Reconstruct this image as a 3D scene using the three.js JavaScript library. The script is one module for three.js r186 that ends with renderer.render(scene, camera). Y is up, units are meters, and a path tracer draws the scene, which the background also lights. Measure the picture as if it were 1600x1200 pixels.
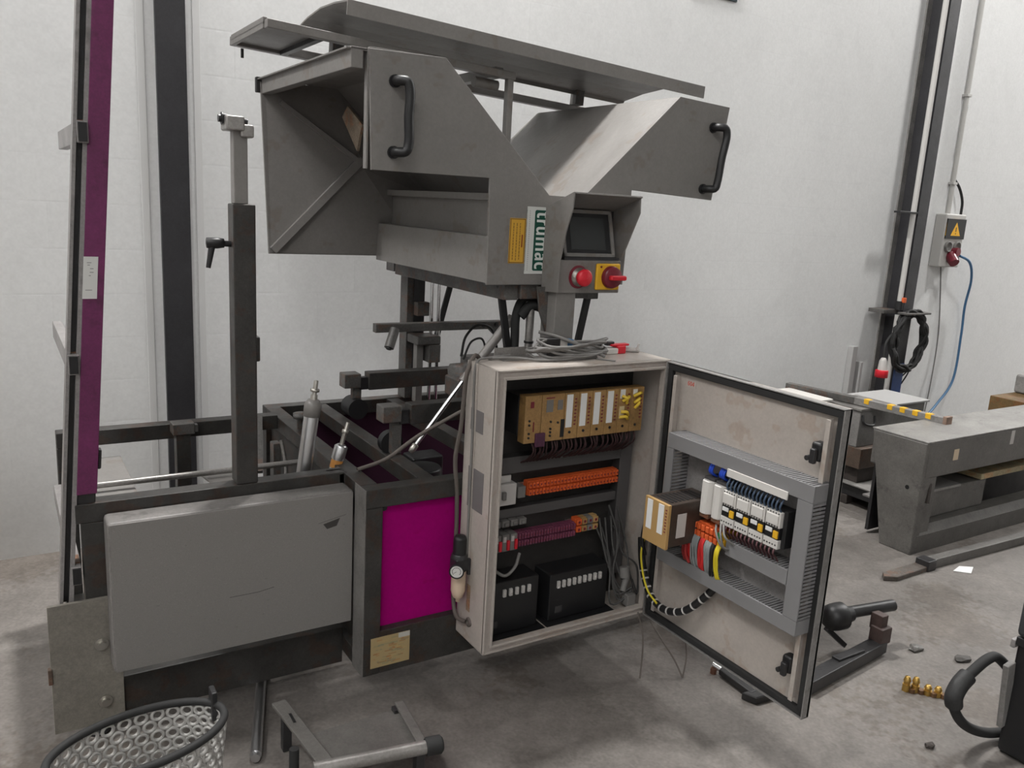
import * as THREE from 'three';
import { RoundedBoxGeometry } from 'three/addons/geometries/RoundedBoxGeometry.js';
import { mergeGeometries } from 'three/addons/utils/BufferGeometryUtils.js';
import { RectAreaLightUniformsLib } from 'three/addons/lights/RectAreaLightUniformsLib.js';

// ---------------------------------------------------------------- camera, lamps, exposure
const scene = new THREE.Scene();
scene.background = new THREE.Color(0x000000);
const EYE = new THREE.Vector3(0, 1.7, 0);
const PITCH = 12.14 * Math.PI / 180, ROLL = 3.27 * Math.PI / 180, YAW = 32.36 * Math.PI / 180;
const camera = new THREE.PerspectiveCamera(2 * Math.atan(600 / 1291) * 180 / Math.PI, 4 / 3, 0.05, 60);
{
  const f = new THREE.Vector3(Math.sin(YAW) * Math.cos(PITCH), -Math.sin(PITCH), -Math.cos(YAW) * Math.cos(PITCH));
  const rt = new THREE.Vector3(Math.cos(YAW), 0, Math.sin(YAW));
  const up = new THREE.Vector3().crossVectors(rt, f);
  camera.position.copy(EYE);
  camera.up.copy(up.multiplyScalar(Math.cos(ROLL)).addScaledVector(rt, -Math.sin(ROLL)));
  camera.lookAt(EYE.clone().add(f));
}
scene.add(camera);
const renderer = new THREE.WebGLRenderer({ antialias: true });
renderer.toneMapping = THREE.LinearToneMapping;
renderer.toneMappingExposure = 2.05;
renderer.shadowMap.enabled = true;
RectAreaLightUniformsLib.init();
// small bell lamps [x, z, radiance] hang at LAMP_Y; long lit roof panels [x, z, width, length, radiance] lie under the ceiling (both built below)
const LAMP_Y = 6.0;
const LAMPS = [[1.7, -3.75, 285], [12, -3, 480], [6.4, -2.2, 110], [-2.5, -3.5, 135]];
const PANELS = [[-4.5, 7, 2.5, 5, 5.4], [-7, 1, 2, 12, 1.6]];

// ---------------------------------------------------------------- helpers
let seed = 12345;
const rnd = () => { seed |= 0; seed = seed + 0x6D2B79F5 | 0; let t = Math.imul(seed ^ seed >>> 15, 1 | seed); t = t + Math.imul(t ^ t >>> 7, 61 | t) ^ t; return ((t ^ t >>> 14) >>> 0) / 4294967296; };
const rr = (a, b) => a + (b - a) * rnd();
const V = (x, y, z) => new THREE.Vector3(x, y, z);
const counts = {};
function numbered(n) { counts[n] = (counts[n] || 0) + 1; return counts[n] === 1 ? n : n + '_' + String(counts[n] - 1).padStart(3, '0'); }
const origin = new Map();
// texture coordinates in metres, projected along the axis each face points to
function prep(g) {
  g = g.index ? g.toNonIndexed() : g.clone();
  for (const k of Object.keys(g.attributes)) if (!['position', 'normal', 'uv'].includes(k)) g.deleteAttribute(k);
  if (!g.attributes.normal) g.computeVertexNormals();
  const p = g.attributes.position, n = p.count, uv = new Float32Array(n * 2);
  const a = V(), b = V(), c = V(), fn = V();
  for (let i = 0; i < n; i += 3) {
    a.fromBufferAttribute(p, i); b.fromBufferAttribute(p, i + 1); c.fromBufferAttribute(p, i + 2);
    fn.crossVectors(b.clone().sub(a), c.clone().sub(a));
    const ax = Math.abs(fn.x), ay = Math.abs(fn.y), az = Math.abs(fn.z);
    [a, b, c].forEach((q, k) => {
      const j = (i + k) * 2;
      if (ax >= ay && ax >= az) { uv[j] = q.z; uv[j + 1] = q.y; } else if (ay >= az) { uv[j] = q.x; uv[j + 1] = q.z; } else { uv[j] = q.x; uv[j + 1] = q.y; }
    });
  }
  g.setAttribute('uv', new THREE.BufferAttribute(uv, 2));
  return g;
}
function join(list) { return mergeGeometries(list.map(prep)); }
function flat(g) { g = g.index ? g.toNonIndexed() : g; g.computeVertexNormals(); return g; }
function thing(name, label, category, pos = [0, 0, 0], group) {
  const o = new THREE.Group(); o.name = numbered(name); o.position.set(...pos); scene.add(o);
  o.userData = { label, category }; if (group) o.userData.group = group;
  origin.set(o, V(...pos)); return o;
}
function struct(o) { delete o.userData.category; o.userData.kind = 'structure'; return o; }
// one mesh; geometry is given in world metres, kept relative to the thing it belongs to
function part(name, geo, mat, parent, label, keepUV) {
  if (Array.isArray(geo)) geo = join(geo); else geo = keepUV ? geo.clone() : prep(geo);
  const o = origin.get(parent) || V();
  geo.translate(-o.x, -o.y, -o.z);
  const m = new THREE.Mesh(geo, mat); m.name = name; m.castShadow = m.receiveShadow = true;
  if (label) m.userData.label = label;
  parent.add(m); origin.set(m, o); return m;
}
// a thing that is one mesh
function solo(name, geo, mat, label, category, group, keepUV) {
  if (Array.isArray(geo)) geo = join(geo); else geo = keepUV ? geo.clone() : prep(geo);
  geo.computeBoundingBox(); const b = geo.boundingBox, o = V((b.min.x + b.max.x) / 2, b.min.y, (b.min.z + b.max.z) / 2);
  geo.translate(-o.x, -o.y, -o.z);
  const m = new THREE.Mesh(geo, mat); m.name = numbered(name); m.position.copy(o); m.castShadow = m.receiveShadow = true;
  m.userData = { label, category }; if (group) m.userData.group = group;
  scene.add(m); origin.set(m, o); return m;
}
function copyOf(o, dx, dy, dz, label) {
  const c = o.clone(); c.name = numbered(o.name.replace(/_\d{3}$/, '')); c.position.add(V(dx, dy, dz)); c.userData = { ...o.userData };
  if (label) c.userData.label = label; scene.add(c); return c;
}
function box(x0, x1, y0, y1, z0, z1, r = 0.003) {
  const w = Math.abs(x1 - x0), h = Math.abs(y1 - y0), d = Math.abs(z1 - z0);
  r = Math.min(r, w * .45, h * .45, d * .45);
  const g = r > 0 ? new RoundedBoxGeometry(w, h, d, 1, r) : new THREE.BoxGeometry(w, h, d);
  g.translate((x0 + x1) / 2, (y0 + y1) / 2, (z0 + z1) / 2); return g;
}
// straight bar of section w (sideways) x h (upwards) between two points
function bar(p0, p1, w, h, r = 0.002) {
  const a = V(...p0), b = V(...p1), L = a.distanceTo(b), d = b.clone().sub(a).normalize();
  let up = Math.abs(d.y) > .95 ? V(0, 0, 1) : V(0, 1, 0);
  const s = V().crossVectors(up, d).normalize(); up = V().crossVectors(d, s);
  const g = r > 0 ? new RoundedBoxGeometry(w, h, L, 1, Math.min(r, w * .4, h * .4)) : new THREE.BoxGeometry(w, h, L);
  g.applyMatrix4(new THREE.Matrix4().makeBasis(s, up, d).setPosition(a.add(b).multiplyScalar(.5))); return g;
}
function rod(p0, p1, r0, r1 = r0, seg = 16) {
  const a = V(...p0), b = V(...p1), L = a.distanceTo(b);
  const g = new THREE.CylinderGeometry(r1, r0, L, seg); g.translate(0, L / 2, 0);
  g.applyQuaternion(new THREE.Quaternion().setFromUnitVectors(V(0, 1, 0), b.sub(a).normalize())); g.translate(...p0); return g;
}
// turned profile [[radius, distance along the axis], ...] from p0 towards p1
function turned(p0, p1, prof, seg = 20) {
  const a = V(...p0), b = V(...p1);
  const g = new THREE.LatheGeometry(prof.map(([r, y]) => new THREE.Vector2(Math.max(r, 1e-4), y)), seg);
  g.applyQuaternion(new THREE.Quaternion().setFromUnitVectors(V(0, 1, 0), b.sub(a).normalize())); g.translate(...p0); return g;
}
function pipe(pts, r, n = pts.length * 8, seg = 8, closed = false) {
  return new THREE.TubeGeometry(new THREE.CatmullRomCurve3(pts.map(p => V(...p)), closed, 'centripetal'), n, r, seg, closed);
}
function extrude(pts, depth, holes = [], bevel = 0) {
  const s = new THREE.Shape(pts.map(p => new THREE.Vector2(...p)));
  for (const h of holes) s.holes.push(new THREE.Path(h.map(p => new THREE.Vector2(...p))));
  return new THREE.ExtrudeGeometry(s, { depth: depth - 2 * bevel, bevelEnabled: bevel > 0, bevelSize: bevel, bevelThickness: bevel, bevelOffset: -bevel, bevelSegments: 1, curveSegments: 8 }).translate(0, 0, bevel);
}
const extZ = (pts, z0, z1, holes, bv) => extrude(pts, z1 - z0, holes, bv).translate(0, 0, z0);                                     // outline in x, y
const extX = (zy, x0, x1, holes = [], bv) => extrude(zy.map(([z, y]) => [-z, y]), x1 - x0, holes.map(h => h.map(([z, y]) => [-z, y])), bv).rotateY(Math.PI / 2).translate(x0, 0, 0);   // outline in z, y
const extY = (xz, y0, y1, holes = [], bv) => extrude(xz.map(([x, z]) => [x, -z]), y1 - y0, holes, bv).rotateX(-Math.PI / 2).translate(0, y0, 0);                     // outline in x, z
const rect = (x0, x1, y0, y1) => [[x0, y0], [x1, y0], [x1, y1], [x0, y1]];
function hexBolt(p, n, r, h) { // bolt head with a washer standing on a face, axis n
  const a = V(...p), d = V(...n).normalize(), q = (t) => a.clone().addScaledVector(d, t).toArray();
  return join([rod(q(0), q(h * .25), r * 1.55, r * 1.55, 16), rod(q(h * .25), q(h), r, r, 6)]);
}
// a flat printed piece standing on a plane; the picture fills it
function decal(name, cx, cy, cz, w, h, t, facing, mat, parent, label) {
  const g = new THREE.BoxGeometry(w, h, t);
  if (facing === '-x') g.rotateY(-Math.PI / 2);
  g.translate(cx, cy, cz);
  return part(name, g, mat, parent, label, true);
}

// ---------------------------------------------------------------- textures
function lattice(n, s) { let q = s; const a = new Float32Array(n * n); for (let i = 0; i < n * n; i++) { q = (q * 1664525 + 1013904223) >>> 0; a[i] = q / 4294967296; } return a; }
function noiseField(size, layers, s) {
  const out = new Float32Array(size * size); let tot = 0;
  layers.forEach(([cells, amp, stretch = 1], li) => {
    const nx = cells, ny = Math.max(2, Math.round(cells / stretch)), N = Math.max(nx, ny), L = lattice(N, s * 77 + li * 991 + 13); tot += amp;
    for (let y = 0; y < size; y++) for (let x = 0; x < size; x++) {
      const fx = x / size * nx, fy = y / size * ny, x0 = Math.floor(fx), y0 = Math.floor(fy); let u = fx - x0, v = fy - y0; u = u * u * (3 - 2 * u); v = v * v * (3 - 2 * v);
      const i0 = x0 % nx, i1 = (x0 + 1) % nx, j0 = (y0 % ny) * N, j1 = ((y0 + 1) % ny) * N;
      out[y * size + x] += amp * ((L[j0 + i0] * (1 - u) + L[j0 + i1] * u) * (1 - v) + (L[j1 + i0] * (1 - u) + L[j1 + i1] * u) * v);
    }
  });
  for (let i = 0; i < out.length; i++) out[i] /= tot; return out;
}
function tex(size, fn, srgb, rep) {
  const d = new Uint8Array(size * size * 4);
  for (let i = 0; i < size * size; i++) { const c = fn(i, i % size, Math.floor(i / size)); d[i * 4] = c[0]; d[i * 4 + 1] = c[1]; d[i * 4 + 2] = c[2]; d[i * 4 + 3] = 255; }
  const t = new THREE.DataTexture(d, size, size); t.wrapS = t.wrapT = THREE.RepeatWrapping; t.magFilter = THREE.LinearFilter; t.minFilter = THREE.LinearMipmapLinearFilter; t.generateMipmaps = true;
  if (srgb) t.colorSpace = THREE.SRGBColorSpace; t.repeat.set(rep, rep); t.needsUpdate = true; return t;
}
const cl = v => Math.max(0, Math.min(255, v));
const sst = (a, b, x) => { const t = Math.max(0, Math.min(1, (x - a) / (b - a))); return t * t * (3 - 2 * t); };
// worn paint: even with fine grain, a few blotches and rubbed flecks
const nA = noiseField(512, [[6, 1], [14, .7], [40, .5], [120, .35]], 3), nB = noiseField(512, [[9, 1], [23, 1], [70, .6]], 8), nF = noiseField(512, [[200, 1], [90, .6]], 5);
const paintMap = tex(512, i => { let v = 228 + (nA[i] - .5) * 60 + (nF[i] - .5) * 34; if (nB[i] > .66) v -= (nB[i] - .66) * 160; return [cl(v + 2), cl(v), cl(v - 2)]; }, true, 1.4);
const rustMap = tex(512, i => { let v = 205 + (nA[i] - .5) * 90 + (nF[i] - .5) * 50; const r = sst(.56, .68, nB[i]); return [cl(v + r * 16), cl(v - r * 14), cl(v - r * 28)]; }, true, 1.6);
const roughMap = tex(512, i => { const v = 200 + (nA[i] - .5) * 110; return [v, cl(v), v]; }, false, 1.3);
const grainBump = tex(512, i => { const v = 128 + (nF[i] - .5) * 120 + (nA[i] - .5) * 60; return [cl(v), cl(v), cl(v)]; }, false, 3);
const smoothMap = tex(512, i => { let v = 236 + (nA[i] - .5) * 22 + (nF[i] - .5) * 14; const s = sst(.66, .76, nB[i]) * 16; return [cl(v - s * .6), cl(v - 1 - s), cl(v - 3 - s * 1.3)]; }, true, .9);
// concrete floor, 3 m tile
const fA = noiseField(1024, [[4, 1], [9, .9], [21, .7], [60, .5], [180, .4]], 21), fB = noiseField(1024, [[7, 1], [18, .8], [44, .6]], 31), fC = noiseField(1024, [[340, 1], [512, 1]], 41), fS = noiseField(1024, [[5, 1], [12, 1], [160, .5]], 51);
const floorMap = tex(1024, i => {
  let v = 212 + (fA[i] - .5) * 110 + (fC[i] - .5) * 46; const d = sst(.56, .7, fB[i]) * 18, s = sst(.6, .72, fS[i]); v -= d;
  return [cl(v + 3 - s * 22), cl(v - 1 - s * 26), cl(v - 5 - s * 30)];
}, true, 1 / 3);
const floorBump = tex(1024, i => { const v = 128 + (fA[i] - .5) * 90 + (fC[i] - .5) * 60; return [cl(v), cl(v), cl(v)]; }, false, 1 / 3);
const floorRough = tex(1024, i => { const v = 215 - sst(.5, .66, fB[i]) * 55 + (fC[i] - .5) * 30; return [v, cl(v), v]; }, false, 1 / 3);
// painted block wall, 2 m tile: courses 0.2 m high, mostly filled by the paint
const wA = noiseField(1024, [[3, 1], [8, .8], [20, .5], [70, .4]], 61), wF = noiseField(1024, [[256, 1], [120, .8]], 71), wB = noiseField(1024, [[10, 1], [31, 1]], 81);
const joint = (x, y) => { const row = Math.floor(y / 102.4), yy = y % 102.4, xx = (x + (row % 2) * 102.4) % 204.8; return Math.max(1 - Math.abs(yy - 3) / 3, 1 - Math.abs(xx - 3) / 3, 0); };
const wallMap = tex(1024, (i, x, y) => { let v = 238 + (wA[i] - .5) * 9 + (wF[i] - .5) * 10; v -= sst(.62, .72, wB[i]) * 2; v -= joint(x, y) * 3 * sst(.35, .6, wA[i]); return [cl(v), cl(v), cl(v - 1)]; }, true, 1 / 2);
const wallBump = tex(1024, (i, x, y) => { const v = 150 + (wA[i] - .5) * 40 + (wF[i] - .5) * 16 - joint(x, y) * 45 * sst(.3, .55, wA[i]); return [cl(v), cl(v), cl(v)]; }, false, 1 / 2);
function canvasTex(w, h, draw) {
  const c = document.createElement('canvas'); c.width = w; c.height = h; const g = c.getContext('2d'); draw(g, w, h);
  const t = new THREE.CanvasTexture(c); t.colorSpace = THREE.SRGBColorSpace; t.anisotropy = 4; return t;
}

// ---------------------------------------------------------------- materials (linear base colours)
const lin = c => new THREE.Color().setRGB(c[0], c[1], c[2]);
function paint(c, rough = .55, metal = 0, map = paintMap, bump = .0004) {
  return new THREE.MeshStandardMaterial({ color: lin(c), roughness: rough, metalness: metal, map, roughnessMap: roughMap, bumpMap: grainBump, bumpScale: bump });
}
const plain = (c, rough = .5, metal = 0) => new THREE.MeshStandardMaterial({ color: lin(c), roughness: rough, metalness: metal });
const printed = (t, rough = .5) => new THREE.MeshStandardMaterial({ map: t, roughness: rough });
const M = {
  frame: paint([.055, .052, .048], .6, 0, rustMap), hood: paint([.235, .225, .217], .52, 0, smoothMap), hoodIn: paint([.235, .225, .217], .55, 0, smoothMap), cover: paint([.21, .202, .196], .6), plateGrey: paint([.26, .245, .215], .55),
  arm: paint([.14, .134, .127], .6, 0, rustMap), magenta: new THREE.MeshPhysicalMaterial({ color: lin([.42, .0, .19]), roughness: .85, specularIntensity: .25, map: smoothMap, bumpMap: grainBump, bumpScale: .0003 }), purple: paint([.17, .022, .11], .7), railGrey: paint([.3, .29, .29], .5), darkSteel: paint([.03, .03, .032], .5), column: paint([.035, .035, .04], .6), columnLight: paint([.26, .255, .25], .55),
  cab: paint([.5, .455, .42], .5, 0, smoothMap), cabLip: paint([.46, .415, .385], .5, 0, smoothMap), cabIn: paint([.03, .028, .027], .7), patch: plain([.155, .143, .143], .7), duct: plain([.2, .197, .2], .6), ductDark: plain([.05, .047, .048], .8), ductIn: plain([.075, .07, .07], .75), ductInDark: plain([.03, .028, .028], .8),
  black: plain([.012, .012, .013], .45), rubber: plain([.018, .018, .018], .75), chrome: plain([.75, .75, .76], .16, 1), alu: plain([.62, .62, .63], .34, 1), zinc: plain([.5, .48, .44], .42, 1), steel: paint([.42, .41, .4], .45, .6),
  white: plain([.62, .6, .57], .5), offwhite: plain([.5, .48, .46], .5), yellow: plain([.75, .42, .02], .5), orange: plain([.62, .1, .02], .6), red: plain([.62, .015, .03], .4), darkRed: plain([.16, .012, .025], .35), tan: paint([.42, .25, .095], .65), amber: plain([.5, .22, .05], .5), tanFront: plain([.42, .26, .1], .6),
  blue: plain([.01, .06, .5], .5), green: plain([.02, .24, .06], .5), wireRed: plain([.55, .02, .02], .5), wireGrey: plain([.22, .24, .24], .5), wireYellow: plain([.62, .5, .02], .5), wireBlue: plain([.06, .16, .3], .5), cableGrey: plain([.17, .163, .155], .6), hose: plain([.11, .093, .082], .7),
  pink: plain([.25, .05, .11], .6), wood: paint([.17, .12, .09], .75, 0, rustMap), rusty: paint([.26, .13, .075], .75, 0, rustMap), plank: paint([.5, .42, .25], .75, 0, rustMap), brass: plain([.5, .32, .09], .4, .8), dirt: paint([.06, .05, .045], .9), bowl: new THREE.MeshPhysicalMaterial({ color: lin([.62, .48, .36]), roughness: .35, clearcoat: .4 }),
  paper: plain([.72, .72, .71], .8), screen: plain([.03, .033, .033], .25), navy: plain([.02, .05, .12], .6), machine: paint([.15, .145, .137], .65), machineTop: paint([.3, .295, .285], .55), pvc: plain([.5, .49, .47], .5), mesh: plain([.5, .49, .47], .45, .2),
};

// ---------------------------------------------------------------- the hall
const floorMat = new THREE.MeshStandardMaterial({ color: lin([.222, .21, .2]), roughness: .8, map: floorMap, roughnessMap: floorRough, bumpMap: floorBump, bumpScale: .004 });
const wallMat = new THREE.MeshStandardMaterial({ color: lin([.85, .855, .86]), roughness: .85, map: wallMap, bumpMap: wallBump, bumpScale: .0014 });
const WZ = -4.15;
function structure(name, geo, mat) { const m = solo(name, geo, mat, '', ''); delete m.userData.category; delete m.userData.label; delete m.userData.group; m.userData.kind = 'structure'; return m; }
structure('floor', box(-8.3, 14.3, -.3, 0, WZ - .3, 9.3, 0), floorMat);
structure('wall_back', box(-8, 14, 0, 10.3, WZ - .3, WZ, 0), wallMat);
structure('wall_left', box(-8.3, -8, 0, 10.3, WZ - .3, 9.3, 0), wallMat);
structure('wall_right', box(14, 14.3, 0, 10.3, WZ - .3, 9.3, 0), wallMat);
structure('wall_front', box(-8, 14, 0, 10.3, 9, 9.3, 0), wallMat);
structure('ceiling', box(-8.3, 14.3, 10.3, 10.5, WZ - .3, 9.3, 0), paint([.4, .4, .4], .9));
// raised sealing beads in the plaster either side of the left column
const sealant = plain([.66, .66, .655], .9);
for (const x of [.605, .84]) structure('trim_' + (x < .7 ? 1 : 2), box(x - .016, x + .016, 0, 10.3, WZ, WZ + .003, .0012), sealant);

// ---------------------------------------------------------------- ceiling lamps (above the picture)
function lamp(x, z, power, label) {
  const t = thing('high_bay_lamp', label, 'lamp', [x, LAMP_Y, z], 'high bay lamps under the ceiling');
  part('reflector', turned([x, LAMP_Y - .04, z], [x, LAMP_Y + .4, z], [[.27, 0], [.275, .01], [.24, .1], [.14, .22], [.09, .3], [.085, .301], [.135, .215], [.23, .1], [.262, .01], [.27, 0]], 32), M.alu, t);
  part('ballast_box', box(x - .09, x + .09, LAMP_Y + .25, LAMP_Y + .5, z - .09, z + .09, .01), M.railGrey, t);
  part('suspension', rod([x, LAMP_Y + .5, z], [x, 10.3, z], .012), M.steel, t);
  const glow = new THREE.MeshStandardMaterial({ color: 0xffffff, emissive: lin([1, .985, .96]), emissiveIntensity: 4 });
  part('lamp_face', rod([x, LAMP_Y, z], [x, LAMP_Y + .01, z], .22, .22, 32), glow, t);
  const l = new THREE.RectAreaLight(new THREE.Color(1, .985, .965), power, .4, .4);
  l.position.set(0, -.045, 0); l.rotation.x = -Math.PI / 2; l.name = 'lamp_light'; t.add(l);
}
LAMPS.forEach(([x, z, p], i) => lamp(x, z, p, ['bell-shaped lamp hanging over the machine', 'bell-shaped lamp hanging farthest to the right', 'bell-shaped lamp hanging right of the electric cabinet', 'bell-shaped lamp hanging left of the machine'][i]));
function roofPanel(x, z, w, d, power, label) {
  const t = thing('roof_panel', label, 'roof light', [x, 10.2, z], 'long lit roof panels');
  part('frame', [box(x - w / 2 - .06, x - w / 2, 10.2, 10.3, z - d / 2 - .06, z + d / 2 + .06), box(x + w / 2, x + w / 2 + .06, 10.2, 10.3, z - d / 2 - .06, z + d / 2 + .06), box(x - w / 2, x + w / 2, 10.2, 10.3, z - d / 2 - .06, z - d / 2), box(x - w / 2, x + w / 2, 10.2, 10.3, z + d / 2, z + d / 2 + .06)], M.railGrey, t);
  part('panel', box(x - w / 2, x + w / 2, 10.26, 10.29, z - d / 2, z + d / 2, 0), new THREE.MeshStandardMaterial({ color: 0xffffff, emissive: lin([1, .99, .975]), emissiveIntensity: 1 }), t);
  const l = new THREE.RectAreaLight(new THREE.Color(1, .99, .975), power, w, d); l.position.set(0, .03, 0); l.rotation.x = -Math.PI / 2; l.name = 'panel_light'; t.add(l);
}
PANELS.forEach(([x, z, w, d, p], i) => roofPanel(x, z, w, d, p, ['long lit panel in the roof to the left', 'long lit panel in the roof to the right', 'long lit panel in the roof behind the camera', 'long lit panel in the roof along the back wall'][i]));

// ---------------------------------------------------------------- wall columns
function iColumn(xl, label, mat) {
  const t = thing('steel_column', label, 'column', [xl + .065, 0, -4.05]);
  part('flange', box(xl, xl + .13, 0, 10.3, -3.964, -3.95, .001), mat, t, 'front flange');
  part('flange', box(xl, xl + .13, 0, 10.3, WZ, WZ + .014, .001), M.columnLight, t, 'light grey wall-side flange');
  part('web', box(xl + .059, xl + .071, 0, 10.3, WZ + .014, -3.964, 0), mat, t);
  return t;
}
{ // left column: only its front flange stands out of the wall
  const t = thing('steel_column', 'dark steel column flush in the white wall behind the left end of the machine', 'column', [.728, 0, -4.13]);
  part('flange', box(.664, .791, 0, 10.3, WZ, -4.122, .002), M.column, t);
}
const colR = iColumn(6.17, 'dark steel column on the right with a pale pipe and a coil of cable', M.column);
part('paint_patch', box(6.172, 6.298, .0, .62, -3.95, -3.947, 0), paint([.015, .06, .22], .6), colR, 'blue painted foot');
part('cross_plate', box(5.98, 6.17, 1.03, 1.06, -4.13, -3.99, .002), M.arm, colR);
{
  const t = thing('conduit_pipe', 'pale plastic pipe running down the front edge of the right column', 'pipe', [6.145, 0, -3.975]);
  part('pipe', rod([6.145, 1.13, -3.975], [6.145, 10.3, -3.975], .021), M.pvc, t);
  part('pipe', rod([6.145, .0, -3.975], [6.145, 1.02, -3.975], .021), M.pvc, t);
  part('end_cap', rod([6.145, 1.06, -3.975], [6.145, 1.13, -3.975], .03), M.black, t);
  part('cable_tie', join([box(5.93, 6.168, 1.815, 1.83, -4.0, -3.95, .002)]), M.black, t);
  part('plug_tag', box(6.135, 6.165, 1.12, 1.16, -3.955, -3.93, .003), M.orange, t, 'small orange tag');
}
{
  const t = thing('hanging_cable', 'coil of black cable hung on the right column', 'cable', [6.23, .6, -3.9]);
  const loops = []; for (let k = 0; k < 11; k++) { const p = []; for (let i = 0; i < 14; i++) { const a = i / 14 * 6.283; p.push([6.24 + Math.cos(a) * (.2 + rr(-.045, .03)), .81 + Math.sin(a) * (.24 + rr(-.045, .02)), -3.91 + rr(-.025, .03)]); } loops.push(pipe(p, .012, 60, 6, true)); }
  part('coil', loops, M.rubber, t);
  part('bracket', box(6.1, 6.42, 1.03, 1.045, -3.95, -3.86, .003), M.arm, t);
  part('tail', [pipe([[6.42, .8, -3.9], [6.44, .66, -3.95], [6.43, .56, -3.98], [6.36, .46, -4.02], [6.32, .36, -4.05]], .006), pipe([[6.42, .75, -3.92], [6.47, .6, -4], [6.53, .5, -4.05], [6.54, .4, -4.1]], .006)], M.rubber, t);
}
{
  const t = thing('cable_plug', 'white and red plug hanging at the foot of the right column', 'plug', [5.97, .53, -3.92]);
  part('body', turned([5.965, .69, -3.92], [5.965, .5, -3.92], [[.001, 0], [.018, .005], [.03, .03], [.035, .1], [.036, .1]]), M.offwhite, t);
  part('face', turned([5.965, .59, -3.92], [5.965, .5, -3.92], [[.036, 0], [.05, .005], [.05, .06], [.001, .062]]), M.red, t, 'red socket face');
  part('lead', pipe([[5.965, .69, -3.92], [5.98, .8, -3.93], [6.06, .88, -3.93], [6.1, .9, -3.92]], .011), M.rubber, t);
}
// dark H stack left of the column foot: a leaning grey sheet in its shade
solo('wall_bracket', [box(5.82, 5.88, 0, .75, WZ, WZ + .05, .004), box(5.93, 5.96, 0, .62, WZ, WZ + .06, .004)], plain([.36, .355, .35], .7), 'pale grey channel strips standing on the wall left of the right column', 'bracket');

// socket box on the wall
{
  const t = thing('socket_box', 'pale grey power socket box on the wall with a black warning panel', 'socket box', [6.87, 1.4, -4.1]);
  part('housing', box(6.73, 7.02, 1.4, 1.84, WZ, -4.05, .012), M.pvc, t);
  const warn = canvasTex(256, 256, (g, w, h) => { g.fillStyle = '#121212'; g.fillRect(0, 0, w, h); g.fillStyle = '#f0b400'; g.beginPath(); g.moveTo(w * .5, h * .16); g.lineTo(w * .76, h * .84); g.lineTo(w * .24, h * .84); g.closePath(); g.fill(); g.fillStyle = '#121212'; g.fillRect(w * .48, h * .42, w * .045, h * .22); g.fillRect(w * .48, h * .7, w * .045, h * .06); });
  decal('warning_sign', 6.876, 1.718, -4.045, .27, .165, .01, '+z', printed(warn), t, 'black panel with a yellow warning triangle');
  for (const x of [6.8, 6.93]) part('socket', turned([x, 1.57, -4.05], [x, 1.57, -3.9], [[.045, 0], [.045, .02], [.036, .024], [.034, .01], [.001, .01]]), M.cableGrey, t);
  part('plug', [rod([6.86, 1.5, -4.05], [6.83, 1.44, -3.98], .045, .04), rod([6.9, 1.53, -4.05], [6.9, 1.53, -4.0], .035)], M.darkRed, t, 'dark red plug');
  solo('wall_conduit', [rod([6.86, 1.84, -4.125], [6.86, 10.3, -4.125], .02, .02, 12), box(6.83, 6.89, 2.08, 2.1, WZ, -4.1, .002), box(6.83, 6.89, 2.78, 2.8, WZ, -4.1, .002)], M.pvc, 'thin pale conduit running down the wall to the socket box', 'pipe');
  solo('wall_cable', [pipe([[6.885, 10.3, -4.135], [6.885, 3, -4.135], [6.9, 2.6, -4.13], [6.87, 2.3, -4.14]], .006, 40), pipe([[6.89, 2.12, -4.13], [6.94, 2.06, -4.11], [7.0, 1.95, -4.1], [7.01, 1.84, -4.1]], .011)], M.rubber, 'dark cable curving from the conduit into the socket box', 'cable');
  solo('blue_cable', pipe([[6.99, 1.5, -4.04], [7.12, 1.45, -4.02], [7.25, 1.3, -4.05], [7.31, 1.05, -4.1], [7.33, .8, -4.1], [7.28, .38, -4.08], [7.05, .2, -4.05], [6.8, .1, -4.0], [6.5, .02, -3.95]], .011, 90), M.wireBlue, 'blue cable hanging from the socket box down to the floor', 'cable');
  solo('thin_cable', pipe([[6.87, 1.42, -4.12], [6.96, 1.2, -4.14], [7.04, .8, -4.14], [7.03, .4, -4.13], [6.95, .02, -4.1]], .005, 60), M.cableGrey, 'thin grey cable hanging straight down from the socket box', 'cable');
}
{
  const t = thing('wall_sign', 'dark sign high on the white wall at the upper edge', 'sign', [4.0, 3.05, WZ]);
  part('board', box(3.75, 4.17, 3.06, 3.5, WZ, WZ + .01, .002), paint([.02, .05, .06], .5), t);
}

const ply = paint([.42, .33, .21], .75, 0, smoothMap);
// board just outside the left edge: it shades the lower left of the wall
{
  const t = thing('plywood_board', 'plywood board standing near the wall just left of the picture', 'board', [-.85, 0, -3.28]);
  part('sheet', box(-1.6, -.16, .03, 1.16, -3.29, -3.27, .002), ply, t);
  for (const x of [-1.5, -.26]) part('foot', box(x - .03, x + .03, 0, .03, -3.4, -3.16, .003), ply, t);
}

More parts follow.
